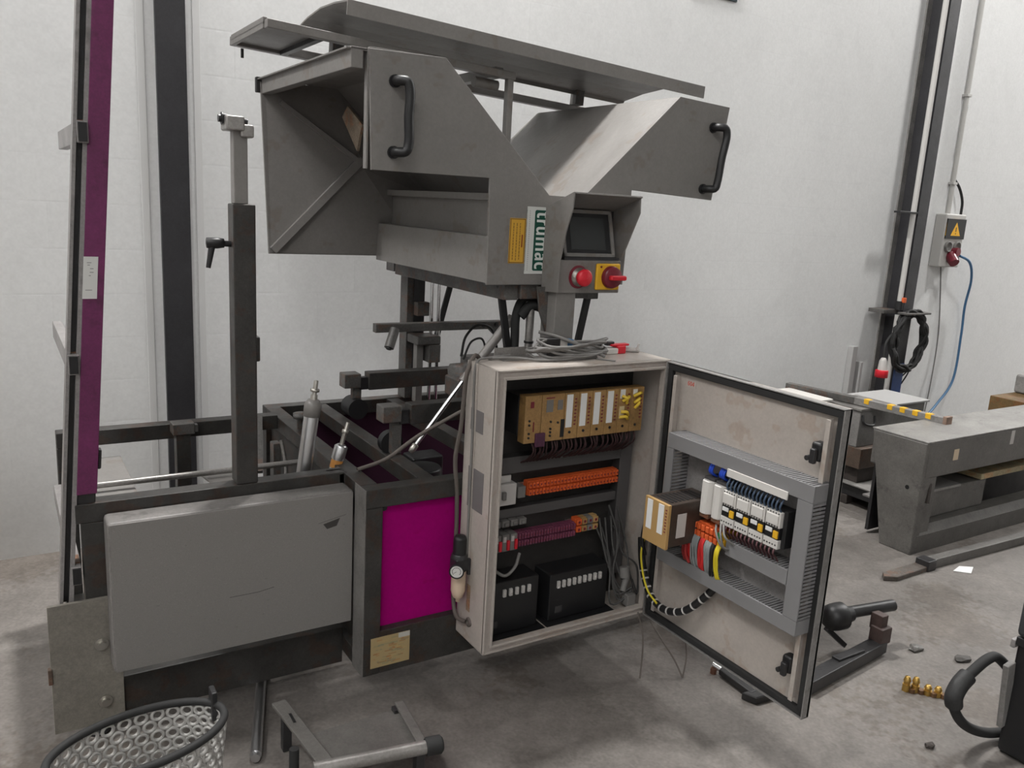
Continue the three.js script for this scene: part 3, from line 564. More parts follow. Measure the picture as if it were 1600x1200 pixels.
// cable loop and pipe between hood and cabinet
{
  const t = thing('cable_conduit', 'thick black cable arch with a grey pipe under the operator panel', 'conduit', [1.7, 1.15, -2.58]);
  part('corrugated_hose', [pipe([[1.645, .9, -2.6], [1.648, 1.2, -2.6], [1.65, 1.31, -2.6], [1.68, 1.365, -2.6], [1.73, 1.365, -2.59], [1.77, 1.33, -2.58], [1.775, 1.25, -2.58]], .017, 60), pipe([[1.655, 1.3, -2.58], [1.69, 1.34, -2.57], [1.74, 1.33, -2.56], [1.76, 1.28, -2.55]], .02, 40)], M.rubber, t);
  part('pipe', rod([1.692, .9, -2.57], [1.692, 1.345, -2.57], .0155), M.steel, t, 'grey metal pipe');
  part('clip', turned([1.692, 1.2, -2.57], [1.692, 1.3, -2.57], [[.016, 0], [.0185, 0], [.0185, .008], [.016, .008]]), M.black, t);
}

// ---------------------------------------------------------------- electric cabinet with open door
const CX0 = 1.338, CX1 = 2.077, CY0 = .186, CY1 = 1.186, CB = -2.4, CF = -2.2;
{
  const t = thing('electric_cabinet', 'cream steel electric cabinet standing open at the front of the machine', 'cabinet', [1.71, CY0, -2.3]);
  const C = M.cab;
  part('side_wall', box(CX0, CX0 + .008, CY0, CY1, CB, CF, .003), C, t, 'left side wall');
  part('side_wall', box(CX1 - .008, CX1, CY0, CY1, CB, CF, .003), C, t);
  part('top_wall', box(CX0, CX1, CY1 - .008, CY1, CB, CF, .003), C, t);
  part('bottom_wall', box(CX0, CX1, CY0, CY0 + .008, CB, CF, .003), C, t);
  part('back_wall', box(CX0 + .006, CX1 - .006, CY0 + .006, CY1 - .006, CB, CB + .004, .001), M.cabIn, t);
  // rain channel and raised inner lip round the opening
  const L = M.cabLip, b = .026;
  const fr = [[CX0, CX0 + b, CY0, CY1], [CX1 - b, CX1, CY0, CY1], [CX0 + b, CX1 - b, CY1 - b, CY1], [CX0 + b, CX1 - b, CY0, CY0 + b]];
  for (const [x0, x1, y0, y1] of fr) part('front_frame', box(x0, x1, y0, y1, CF - .012, CF - .006, .001), L, t);
  const lx0 = CX0 + b, lx1 = CX1 - b, ly0 = CY0 + b, ly1 = CY1 - b;
  part('sealing_lip', [box(lx0 - .002, lx0 + .007, ly0, ly1, CF - .02, CF + .006, .002), box(lx1 - .007, lx1 + .002, ly0, ly1, CF - .02, CF + .006, .002), box(lx0, lx1, ly1 - .007, ly1 + .002, CF - .02, CF + .006, .002), box(lx0, lx1, ly0 - .002, ly0 + .007, CF - .02, CF + .006, .002)], C, t, 'raised pale lip round the opening');
  part('mounting_plate', box(1.4, 2.05, .22, 1.15, CB + .006, CB + .012, .001), M.cabIn, t);
  part('patch_plate', box(CX0 - .0015, CX0, .955, 1.03, -2.357, -2.273, 0), M.patch, t, 'grey square cover plate');
  part('patch_plate', box(CX0 - .0015, CX0, .682, .825, -2.357, -2.253, 0), M.patch, t, 'larger grey cover plate');
  part('cable_trunk', box(CX0 - .006, CX0, .43, 1.186, -2.33, -2.321, .001), M.cab, t);
  part('grommet', turned([CX0, .264, -2.304], [CX0 - .1, .264, -2.304], [[.017, 0], [.017, .005], [.008, .008], [.008, .002]]), M.hose, t);
  part('rust_stain', box(CX0 - .0008, CX0, .30, .40, -2.33, -2.305, 0), paint([.5, .36, .24], .7, 0, rustMap), t, 'rusty run below the regulator');
  // door
  const DX = 2.077, z0 = -2.19, z1 = -1.435, y0 = .188, y1 = 1.184;
  const d = part('door', box(DX - .012, DX, y0, y1, z0, z1, .002), C, t, 'cream door opened towards the viewer');
  part('door_rim', [box(DX - .034, DX, y1 - .004, y1, z0, z1, .001), box(DX - .034, DX, y0, y0 + .004, z0, z1, .001), box(DX - .034, DX, y0, y1, z1 - .004, z1, .001), box(DX - .034, DX, y0, y1, z0, z0 + .004, .001)], M.columnLight, d);
  part('door_gasket', [box(DX - .03, DX - .012, y1 - .03, y1 - .006, z0 + .008, z1 - .006, .004), box(DX - .03, DX - .012, y0 + .006, y0 + .03, z0 + .008, z1 - .006, .004), box(DX - .03, DX - .012, y0 + .02, y1 - .02, z1 - .026, z1 - .006, .004), box(DX - .03, DX - .012, y0 + .02, y1 - .02, z0 + .008, z0 + .03, .004)], M.rubber, d, 'black rubber seal');
  for (const z of [z0 + .056, z1 - .05]) part('door_stiffener', [box(DX - .042, DX - .012, y0 + .045, y1 - .04, z - .002, z + .002, .001), box(DX - .044, DX - .04, y0 + .045, y1 - .04, z - .002, z + .014, .001)], C, d, 'folded stiffening rail');
  for (const y of [1.04, .345]) { const k = part('latch', box(DX - .05, DX - .012, y - .03, y + .03, -1.525, -1.488, .01), M.black, d, 'black quarter-turn latch'); part('latch_cam', [box(DX - .066, DX - .05, y - .035, y + .012, -1.515, -1.495, .005), rod([DX - .068, y - .02, -1.52], [DX - .05, y - .02, -1.52], .008)], M.darkSteel, k); }
  for (const y of [.32, 1.05]) part('hinge', [rod([CX1 + .004, y - .03, CF + .004], [CX1 + .004, y + .03, CF + .004], .007)], M.zinc, t);
  const mark = canvasTex(128, 64, (g, w, h) => { g.fillStyle = '#b2aaa3'; g.fillRect(0, 0, w, h); g.fillStyle = '#c04a36'; g.font = 'bold 52px sans-serif'; g.textAlign = 'center'; g.textBaseline = 'middle'; g.fillText('604', w / 2, h / 2); });
  decal('number_mark', DX - .0125, 1.122, -2.078, .05, .027, .001, '-x', printed(mark), d, 'small red number');
}
// air regulator on the cabinet side
{
  const t = thing('air_regulator', 'black air filter regulator with a round gauge on the cabinet side', 'regulator', [1.31, .36, -2.33]);
  const c = [1.305, .36, -2.335];
  part('knob', turned([1.305, .515, -2.335], [1.305, .6, -2.335], [[.024, 0], [.0235, .055], [.018, .066], [.001, .067]], 24), M.black, t);
  part('body', [box(1.28, 1.333, .455, .505, -2.362, -2.31, .008), turned([1.305, .5, -2.335], [1.305, .6, -2.335], [[.03, 0], [.028, .015], [.022, .018]], 20), box(1.328, 1.338, .44, .5, -2.36, -2.31, .002)], M.darkSteel, t);
  part('bowl', turned([1.305, .455, -2.335], [1.305, .33, -2.335], [[.026, 0], [.026, .075], [.018, .1], [.008, .108], [.008, .118], [.001, .12]], 24), M.bowl, t, 'yellowed clear bowl');
  const g = part('gauge', turned([1.285, .475, -2.31], [1.268, .475, -2.285], [[.001, 0], [.012, 0], [.012, .012], [.024, .013], [.026, .018], [.026, .03], [.022, .031], [.022, .028]], 28), M.black, t, 'round pressure gauge');
  const dial = canvasTex(128, 128, (q, w) => { q.fillStyle = '#c8c6c3'; q.fillRect(0, 0, w, w); q.strokeStyle = '#3a3a3a'; q.lineWidth = 4; q.beginPath(); q.arc(64, 64, 44, 2.4, 7.0); q.stroke(); for (let i = 0; i < 11; i++) { const a = 2.4 + i * .46; q.beginPath(); q.moveTo(64 + 36 * Math.cos(a), 64 + 36 * Math.sin(a)); q.lineTo(64 + 46 * Math.cos(a), 64 + 46 * Math.sin(a)); q.stroke(); } q.strokeStyle = '#202020'; q.beginPath(); q.moveTo(64, 64); q.lineTo(38, 82); q.stroke(); });
  const dg = new THREE.CircleGeometry(.0215, 28); dg.applyQuaternion(new THREE.Quaternion().setFromUnitVectors(V(0, 0, 1), V(1.268 - 1.285, 0, .025).normalize())); dg.translate(1.2688, .475, -2.2862);
  part('dial', dg, printed(dial), g, 'pale dial', true);
}
solo('control_cable', pipe([[1.03, .772, -2.6], [1.14, .795, -2.61], [1.27, .865, -2.62], [1.39, .93, -2.6], [1.46, .985, -2.56], [1.47, 1.06, -2.5], [1.42, 1.15, -2.44], [1.36, 1.2, -2.39], [1.326, 1.15, -2.375], [1.322, 1.05, -2.385], [1.318, .95, -2.39], [1.31, .84, -2.405], [1.32, .7, -2.4], [1.322, .5, -2.396], [1.322, .3, -2.394], [1.318, .262, -2.36], [1.328, .264, -2.31]], .0075, 200), M.hose, 'brownish cable slanting over the frame and hanging down the rear edge of the cabinet', 'cable');
solo('thin_wire', pipe([[1.5, 1.194, -2.39], [1.4, 1.196, -2.36], [1.338, 1.19, -2.335], [1.329, 1.1, -2.332], [1.328, .95, -2.326], [1.328, .44, -2.326]], .0045, 80), M.cableGrey, 'thin grey wire running straight down the cabinet side', 'wire');

// controller rack
{
  const t = thing('controller_rack', 'row of tan controller modules across the top of the cabinet', 'controller', [1.75, .906, -2.32]);
  part('rack', box(1.488, 2.014, .93, 1.07, -2.388, -2.3, .002), M.darkSteel, t);
  const e = [1.49, 1.5585, 1.655, 1.715, 1.775, 1.835, 1.894, 1.953, 2.013];
  for (let i = 0; i < 8; i++) {
    const m = part('module', box(e[i] + .001, e[i + 1] - .001, .91, 1.077, -2.3, -2.26, .002), M.tan, t, i === 0 ? 'power supply module' : i === 1 ? 'processor module' : undefined);
    if (i >= 2 && i < 6) part('label_strip', box(e[i] + .007, e[i] + .033, .953, 1.071, -2.26, -2.2585, 0), M.paper, m, 'white label strip');
    if (i >= 2) part('status_lights', join(Array.from({ length: 8 }, (_, k) => box(e[i] + .042, e[i] + .05, .96 + k * .013, .965 + k * .013, -2.26, -2.2585, 0))), M.darkRed, m);
    if (i >= 2) part('screw', rod([e[i] + .026, .935, -2.26], [e[i] + .026, .935, -2.2575], .005), M.black, m);
    if (i === 6) { part('label_strip', box(e[i] + .006, e[i] + .028, 1.04, 1.073, -2.26, -2.2585, 0), M.paper, m); part('label_strip', box(e[i] + .006, e[i] + .028, .965, 1.01, -2.26, -2.2585, 0), plain([.6, .5, .3], .7), m, 'yellowed strip'); }
    if (i === 7) part('label_strip', box(e[i] + .006, e[i] + .026, 1.05, 1.07, -2.26, -2.2585, 0), M.paper, m);
    if (i === 0) { part('symbol', box(1.512, 1.526, 1.035, 1.057, -2.26, -2.2588, 0), M.darkRed, m); for (const y of [.99, .975, .945, .93]) part('terminal', rod([1.51, y, -2.26], [1.51, y, -2.257], .004), M.black, m); part('wire_slot', box(1.526, 1.53, .95, .985, -2.26, -2.2585, 0), M.darkRed, m); }
    if (i === 1) { part('display', box(1.577, 1.605, 1.015, 1.058, -2.26, -2.2585, 0), M.cableGrey, m, 'grey display field'); part('display', box(1.624, 1.645, 1.02, 1.055, -2.26, -2.2585, 0), M.cableGrey, m); part('card_slot', box(1.641, 1.656, .921, .985, -2.26, -2.2575, 0), M.black, m, 'black card slot'); for (const [x, y] of [[1.598, .98], [1.628, .975], [1.598, .955], [1.598, .943], [1.598, .93]]) part('button', rod([x, y, -2.26], [x, y, -2.256], .004), M.black, m); part('text_strip', box(1.575, 1.61, 1.063, 1.067, -2.26, -2.2587, 0), M.darkRed, m); }
  }
  part('connector_plug', [box(1.535, 1.575, .895, .945, -2.262, -2.25, .004)], paint([.1, .03, .07], .6), t, 'dark plug under the processor');
}
solo('yellow_wire_bundle', [[1.905, 1.05, 1.93, 1.02], [1.91, 1.03, 1.94, 1.045], [1.905, .99, 1.94, .975], [1.9, .97, 1.938, .962], [1.96, 1.045, 1.995, 1.055], [1.965, 1.02, 1.99, 1.035], [1.97, 1.0, 1.985, 1.025]].map(([a, b, c, d]) => pipe([[a, b, -2.256], [(a + c) / 2, (b + d) / 2 + .008, -2.244], [c, d, -2.256]], .006, 12, 6)), plain([.75, .52, .05], .5), 'yellow wires bunched on the last two controller modules', 'wires');
solo('lead_bundle', Array.from({ length: 34 }, (_, k) => { const x = 1.53 + k * .0138 + rr(-.004, .004); return pipe([[x, .915, -2.275], [x + rr(-.01, .01), .88, -2.262], [x + rr(-.012, .012), .84, -2.3], [x, .82, -2.33]], .0035, 16, 5); }), M.wireRed.clone().copy(plain([.035, .012, .013], .8)), 'dark red leads running from the controller down into the wide duct', 'wires', undefined);

// wiring ducts in the cabinet
function duct(x0, x1, y0, y1, z0, z1, label) {
  const t = thing('wiring_duct', label, 'wiring duct', [(x0 + x1) / 2, y0, (z0 + z1) / 2]);
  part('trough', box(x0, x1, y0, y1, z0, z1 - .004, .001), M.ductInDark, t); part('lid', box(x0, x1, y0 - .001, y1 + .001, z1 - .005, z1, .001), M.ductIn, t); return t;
}
duct(1.4, 1.992, .78, .838, -2.388, -2.34, 'grey horizontal wiring duct below the controller rack');
duct(1.4, 1.992, .61, .642, -2.388, -2.35, 'narrow horizontal wiring duct below the orange terminals');
duct(1.993, 2.048, .3, .9, -2.388, -2.34, 'tall vertical wiring duct along the right side of the cabinet');
// terminal rows
function terminalRow(x0, n, pitch, y0, y1, zf, mat, label, cat, tag) {
  const t = thing('terminal_strip', label, cat, [x0 + n * pitch / 2, y0, zf - .03]);
  part('din_rail', box(x0 - .02, x0 + n * pitch + .02, (y0 + y1) / 2 - .017, (y0 + y1) / 2 + .017, -2.388, -2.375, .001), M.zinc, t);
  const ym = (y0 + y1) / 2, g = join([box(0, pitch - .0012, y0, y1, -2.375, zf - .012, .001), box(.001, pitch - .0024, y0 + .002, ym - .003, zf - .013, zf, .002), box(.001, pitch - .0024, ym + .003, y1 - .002, zf - .013, zf, .002)]);
  for (let k = 0; k < n; k++) { const q = g.clone().translate(x0 + k * pitch, 0, 0); const m = part('terminal', q, Array.isArray(mat) ? mat[k % mat.length] : mat, t); }
  part('screws', join(Array.from({ length: n * 2 }, (_, k) => rod([x0 + (Math.floor(k / 2) + .46) * pitch, k % 2 ? ym - (y1 - y0) * .27 : ym + (y1 - y0) * .27, zf - .001], [x0 + (Math.floor(k / 2) + .46) * pitch, k % 2 ? ym - (y1 - y0) * .27 : ym + (y1 - y0) * .27, zf + .0006], pitch * .22, pitch * .22, 8))), M.darkRed, t).userData.kind = 'stuff';
  return t;
}
terminalRow(1.578, 27, .0152, .684, .737, -2.335, M.orange, 'long row of orange terminals across the middle of the cabinet', 'terminal strip');
terminalRow(1.535, 22, .0122, .494, .548, -2.335, paint([.2, .05, .1], .6), 'row of dull purple terminals low in the cabinet', 'terminal strip');
terminalRow(1.805, 4, .026, .505, .56, -2.335, [M.orange, M.tan, M.cableGrey, M.tanFront], 'four mixed orange and tan terminals right of the purple row', 'terminal strip');
{
  const t = thing('circuit_breaker', 'pale grey circuit breaker left of the orange terminals', 'circuit breaker', [1.488, .655, -2.35]);
  part('body', [box(1.44, 1.522, .665, .745, -2.388, -2.33, .004), box(1.45, 1.506, .745, .773, -2.388, -2.345, .003)], M.offwhite, t);
  part('lever', box(1.46, 1.475, .69, .72, -2.331, -2.318, .003), M.cableGrey, t);
  part('terminal_block', box(1.534, 1.566, .682, .725, -2.385, -2.338, .003), M.cableGrey, t);
}
for (let k = 0; k < 4; k++) {
  const x = 1.412 + k * .033, t = thing('relay', ['red and grey plug-in relay, leftmost in the low row', 'red and grey plug-in relay, second from the left in the low row', 'red and grey plug-in relay, third from the left in the low row', 'red and grey plug-in relay next to the purple terminals'][k], 'relay', [x + .014, .49, -2.36], 'red and grey relays low in the cabinet');
  part('socket', box(x, x + .028, .488, .552, -2.388, -2.335, .002), M.cableGrey, t); part('cap', box(x + .016, x + .027, .494, .532, -2.335, -2.326, .002), M.red, t, 'red cap'); part('label_field', box(x + .003, x + .014, .525, .545, -2.335, -2.332, 0), M.offwhite, t);
}
for (let k = 0; k < 5; k++) solo('fuse_holder', [box(1.4 + k * .036, 1.43 + k * .036, .582, .606, -2.388, -2.332, .003), box(1.407 + k * .036, 1.423 + k * .036, .588, .6, -2.334, -2.325, .002)], M.cableGrey, ['grey fuse holder, leftmost under the narrow duct', 'grey fuse holder, second from the left under the narrow duct', 'grey fuse holder, middle of five under the narrow duct', 'grey fuse holder, fourth from the left under the narrow duct', 'grey fuse holder, rightmost of five under the narrow duct'][k], 'fuse', 'grey fuse holders under the narrow duct');
function driveUnit(x0, x1, y0, y1, n, xs, pitch, yt, label) {
  const t = thing('drive_unit', label, 'drive unit', [(x0 + x1) / 2, y0, -2.32]);
  part('housing', box(x0, x1, y0, y1, -2.388, -2.28, .006), M.black, t);
  part('base_tray', box(x0 - .02, x1 + .02, y0 - .005, y0, -2.388, -2.235, .001), M.black, t, 'black base tray');
  for (let k = 0; k < n; k++) part('terminal', [box(xs + k * pitch, xs + k * pitch + .013, yt - .015, yt + .013, -2.3, -2.272, .002), rod([xs + k * pitch + .0065, yt - .004, -2.273], [xs + k * pitch + .0065, yt - .004, -2.269], .004, .004, 8)], M.offwhite, t);
  part('rating_label', box(x0 + .03, x0 + .06, y0 + .03, y0 + .055, -2.28, -2.2785, 0), M.ductDark, t);
}
driveUnit(1.66, 1.93, .2, .385, 9, 1.69, .024, .345, 'black drive unit with nine pale terminals at the cabinet bottom');
driveUnit(1.38, 1.61, .2, .4, 5, 1.455, .026, .36, 'black drive unit with five pale terminals in the lower left cabinet corner');
solo('loose_wire', pipe([[1.42, .45, -2.3], [1.46, .425, -2.28], [1.5, .45, -2.28], [1.53, .49, -2.3]], .006, 24), M.cableGrey, 'grey wire curling below the red and grey relays in the cabinet', 'wire');
solo('wire_loops', Array.from({ length: 9 }, (_, k) => { const x = 1.9 + k * .014; return pipe([[x, rr(.5, .6), -2.34], [x + rr(-.03, .04), rr(.4, .48), -2.3], [x + rr(-.04, .05), rr(.3, .36), -2.27], [x + rr(0, .06), rr(.22, .27), -2.25], [2.02, .25 + k * .008, -2.24]], .004, 30, 6); }), plain([.06, .058, .056], .7), 'tangle of grey wires in the lower right corner of the cabinet', 'wires');
solo('cable_gland', [rod([2.0, .32, -2.26], [2.0, .36, -2.27], .02), rod([1.985, .27, -2.25], [2.01, .33, -2.26], .012), box(1.99, 2.03, .213, .26, -2.26, -2.22, .004)], M.cableGrey, 'grey cable gland in the lower right corner of the cabinet', 'cable gland');

// ---------------------------------------------------------------- on the door
const DI = 2.065;
function doorDuct(z0, z1, y0, y1, label, comb) {
  const xf = 1.985, t = thing('wiring_duct', label, 'wiring duct', [2.02, y0, (z0 + z1) / 2]);
  part('lid', box(xf, xf + .006, y0, y1, z0, z1, .001), M.duct, t);
  const vert = y1 - y0 > z1 - z0;
  part('trough', vert ? [box(DI - .003, DI, y0, y1, z0, z1, 0), box(xf + .006, DI, y0, y0 + .003, z0, z1, 0), box(xf + .006, DI, y1 - .003, y1, z0, z1, 0)] : [box(DI - .003, DI, y0, y1, z0, z1, 0), box(xf + .006, DI, y0, y1, z0, z0 + .003, 0), box(xf + .006, DI, y0, y1, z1 - .003, z1, 0)], M.duct, t);
  const f = [];
  if (vert) for (let y = y0; y < y1 - .006; y += .0125) for (const z of [z0, z1 - .0022]) f.push(new THREE.BoxGeometry(DI - xf - .008, .0075, .0022).translate((DI + xf) / 2 + .002, y + .005, z + .0011));
  else for (let z = z0; z < z1 - .006; z += .0125) for (const y of [y0, y1 - .0022]) f.push(new THREE.BoxGeometry(DI - xf - .008, .0022, .0075).translate((DI + xf) / 2 + .002, y + .0011, z + .005));
  part('slotted_side', f, M.duct, t).userData.kind = 'stuff';
}
doorDuct(-2.082, -1.458, .9, .952, 'grey slotted duct across the top of the door components');
doorDuct(-2.082, -1.458, .474, .522, 'grey slotted duct across the bottom of the door components');
doorDuct(-2.084, -2.05, .523, .899, 'narrow grey slotted duct on the hinge side of the door');
doorDuct(-1.512, -1.458, .523, .899, 'wide grey slotted duct on the latch side of the door');
doorDuct(-1.765, -1.514, .618, .668, 'short grey slotted duct under the contactors on the door');
solo('back_plate', box(DI - .001, DI, .5, .93, -2.06, -1.5, 0), M.railGrey, 'grey plate behind the door components', 'plate');
solo('label_strip', [box(1.978, 1.983, .882, .908, -1.79, -1.545, .001)], M.white, 'white marker strip above the contactors on the door', 'label');
{ // four contactors side by side
  const zc = -1.803, w = .0605;
  const t = thing('contactor', 'white contactor with a yellow button, nearest the hinge of four', 'contactor', [2.03, .714, zc + w / 2], 'contactors on the cabinet door');
  const mk = (y0, y1, z0, z1, x, th = .02) => box(x, x + th, y0, y1, zc + z0, zc + z1, .002);
  part('body', box(2.0, DI - .002, .714, .832, zc + .001, zc + w - .001, .003), M.black, t);
  const f = part('contact_block', [mk(.782, .832, .002, w - .002, 1.984), mk(.79, .824, .007, w - .007, 1.979, .01)], M.white, t, 'white contact block');
  part('terminal_holes', join(Array.from({ length: 10 }, (_, k) => rod([1.9835, k < 5 ? .8285 : .786, zc + .009 + (k % 5) * .0105], [1.983, k < 5 ? .8285 : .786, zc + .009 + (k % 5) * .0105], .0028, .0028, 8))), M.ductDark, f);
  part('overload_strip', mk(.744, .782, .002, w - .002, 1.986), M.black, t);
  part('setting_window', mk(.762, .776, .006, .032, 1.983, .006), M.paper, t, 'white window');
  part('reset_button', mk(.748, .772, .038, .056, 1.981, .008), M.yellow, t, 'yellow button');
  const g = part('lower_block', mk(.714, .743, .002, w - .002, 1.984), M.white, t);
  part('terminal_holes', join(Array.from({ length: 5 }, (_, k) => rod([1.9835, .727, zc + .009 + k * .0105], [1.983, .727, zc + .009 + k * .0105], .003, .003, 8))), M.ductDark, g);
  ['white contactor with a yellow button, second from the hinge', 'white contactor with a yellow button, third from the hinge', 'white contactor with a yellow button, farthest from the hinge'].forEach((l, k) => copyOf(t, 0, 0, w * (k + 1), l));
  solo('end_stop', box(1.995, DI - .002, .72, .84, -1.56, -1.545, .002), M.black, 'black end stop beside the last contactor', 'clip');
}
{ // two tall smooth relays
  const z = -1.908, t = thing('tall_relay', 'tall smooth white relay next to the boxed module', 'relay', [2.02, .712, z + .025], 'tall white relays on the door');
  part('cover', extY([[2.045, z + .002], [2.0, z + .002], [1.984, z + .012], [1.98, z + .025], [1.984, z + .04], [2.0, z + .05], [2.045, z + .05]].reverse(), .72, .836, [], .002), M.white, t);
  part('socket', box(2.0, DI - .002, .706, .846, z + .003, z + .049, .002), M.ductDark, t);
  part('base_clip', box(1.99, 2.03, .704, .72, z + .006, z + .046, .002), M.rusty, t);
  copyOf(t, 0, 0, .054, 'tall smooth white relay beside the first contactor');
}
solo('blue_wire_bundle', Array.from({ length: 3 }, (_, k) => pipe([[2.03, .845, -1.888 + k * .006], [2.0, .868, -1.886 + k * .006], [2.005, .895, -1.884 + k * .006]], .004, 12, 6)), M.blue, 'blue wires above the tall relay nearer the hinge', 'wires');
solo('blue_wire_bundle', Array.from({ length: 4 }, (_, k) => pipe([[2.03, .845, -1.836 + k * .006], [1.995, .87, -1.834 + k * .006], [2.005, .897, -1.832 + k * .006]], .004, 12, 6)), M.blue, 'blue wires above the tall relay beside the contactors', 'wires');
solo('contactor_wires', Array.from({ length: 15 }, (_, k) => { const z = -1.79 + k * .0155; return pipe([[1.995, .832, z], [1.985, .85, z + .002], [2.0, .88, z + .004], [2.01, .9, z + .004]], .0035, 12, 5); }), plain([.05, .08, .13], .5), 'dark blue and black wires between the contactors and the top duct', 'wires');
solo('contactor_wires', Array.from({ length: 14 }, (_, k) => { const z = -1.79 + k * .0165; return pipe([[1.99, .716, z], [1.982, .7, z + .003], [2.0, .68, z + .003], [2.01, .665, z + .003]], .0033, 12, 5); }), plain([.09, .035, .04], .5), 'dark red wires under the contactors', 'wires');
solo('cross_wires', [pipe([[1.99, .715, -1.8], [1.96, .69, -1.77], [1.965, .65, -1.755], [1.99, .64, -1.75]], .004, 16, 6), pipe([[1.99, .72, -1.79], [1.955, .69, -1.745], [1.99, .66, -1.73]], .004, 16, 6), pipe([[1.99, .7, -1.82], [1.96, .69, -1.79], [1.96, .655, -1.765], [1.99, .63, -1.755]], .004, 16, 6)], M.cableGrey, 'grey wires crossing between the relays and the short duct', 'wires');
{ // orange terminals
  const t = thing('terminal_strip', 'short strip of orange terminals with wires hanging on the door', 'terminal strip', [2.02, .628, -1.87]);
  const p = .0195, g = join([box(2.0, DI - .002, .63, .684, 0, p - .0015, .002), box(1.982, 2.002, .632, .655, .001, p - .0025, .004), box(1.982, 2.002, .659, .682, .001, p - .0025, .004)]);
  for (let k = 0; k < 7; k++) part('terminal', g.clone().translate(0, 0, -1.94 + k * p), M.orange, t);
  const e = part('earth_terminal', g.clone().translate(0, -.004, -1.803), M.yellow, t, 'green and yellow earth terminal');
  part('earth_stripe', box(1.981, 1.984, .662, .682, -1.802, -1.787, .001), M.green, e);
}
const hang = (z, n, dz, mat, yb, label) => solo('hanging_wires', Array.from({ length: n }, (_, k) => { const q = z + k * dz; return pipe([[1.985, .636, q], [1.976, .615, q], [1.978, .57, q + rr(-.003, .006)], [1.985, yb + rr(-.008, .008), q + rr(0, .008)], [2.0, yb - .015, q + .006]], .0034, 20, 6); }), mat, label, 'wires');
hang(-1.933, 4, .005, M.wireRed, .54, 'red wires hanging from the hinge-side end of the orange terminals');
hang(-1.91, 6, .0055, M.wireGrey, .53, 'grey wires hanging from the middle of the orange terminals');
hang(-1.872, 4, .005, M.wireRed, .53, 'red wires hanging right of the grey ones from the orange terminals');
hang(-1.848, 5, .0055, M.wireGrey, .528, 'grey wires hanging next to the black and yellow ones');
hang(-1.818, 2, .005, M.black, .527, 'black wires hanging beside the yellow earth wires');
hang(-1.799, 4, .0045, M.wireYellow, .526, 'yellow earth wires hanging from the end of the orange terminals');
{ // boxed module standing off the door
  const t = thing('input_module', 'tan and dark brown boxed module with white strips on the door', 'controller module', [1.92, .6, -1.96]);
  part('housing', box(1.862, DI - .002, .605, .757, -2.02, -1.906, .003), paint([.06, .043, .034], .6), t, 'dark brown housing');
  const f = part('front', box(1.85, 1.863, .6, .758, -2.022, -1.904, .002), M.tanFront, t, 'tan front');
  for (const z of [-2.008, -1.952]) part('label_strip', box(1.8485, 1.8502, .648, .752, z, z + .026, 0), M.paper, f, 'white label strip');
  part('status_lights', join(Array.from({ length: 8 }, (_, k) => box(1.849, 1.8502, .66 + k * .011, .664 + k * .011, -1.918, -1.911, 0))), M.darkRed, f);
  part('side_label', box(1.895, 1.935, .635, .72, -1.907, -1.9045, 0), M.offwhite, t, 'grey paper label on the side');
  part('vent_slots', join(Array.from({ length: 9 }, (_, k) => box(1.88 + k * .018, 1.89 + k * .018, .757, .7585, -2.0, -1.925, 0))), M.black, t);
}
solo('red_wires', [pipe([[1.96, .6, -1.92], [1.965, .56, -1.92], [1.98, .53, -1.915]], .006, 16, 6), pipe([[1.985, .655, -1.94], [1.96, .63, -1.935], [1.955, .6, -1.93], [1.975, .55, -1.925]], .004, 16, 6), pipe([[1.98, .6, -1.95], [1.975, .56, -1.945], [1.985, .53, -1.94]], .005, 16, 6)], plain([.3, .02, .02], .5), 'red wires below the boxed module on the door', 'wires');
{ // harness from cabinet to door
  const t = thing('wire_harness', 'black wrapped wire harness sagging from the cabinet to the door', 'harness', [2.02, .29, -2.0]);
  const pts = [[2.02, .5, -2.21], [2.015, .42, -2.19], [2.01, .36, -2.16], [2.005, .305, -2.11], [2.0, .292, -2.03], [2.01, .32, -1.95], [2.03, .39, -1.885], [2.05, .45, -1.85], [2.05, .48, -1.84]];
  part('sleeve', pipe(pts, .0135, 90, 10), M.black, t);
  const c = new THREE.CatmullRomCurve3(pts.map(p => V(...p)));
  part('wrap', Array.from({ length: 12 }, (_, k) => { const u = .2 + k * .055, p = c.getPoint(u), d = c.getTangent(u); return rod(p.clone().addScaledVector(d, -.003).toArray(), p.clone().addScaledVector(d, .003).toArray(), .0152, .0152, 12); }), M.offwhite, t, 'pale spiral wrap');
  part('earth_wire', pipe([[2.03, .56, -2.18], [1.99, .48, -2.17], [1.985, .4, -2.15], [1.99, .33, -2.115], [1.99, .302, -2.06]], .004, 40, 6), M.wireYellow, t, 'yellow earth wire');
}
solo('wire_stubs', [pipe([[2.03, .6, -2.19], [2.0, .55, -2.18], [1.99, .5, -2.17], [2.01, .45, -2.17]], .007, 20), pipe([[2.04, .63, -2.19], [1.995, .6, -2.17], [2.0, .55, -2.15]], .005, 20)], M.black, 'black cable ends at the hinge edge of the cabinet', 'wires');

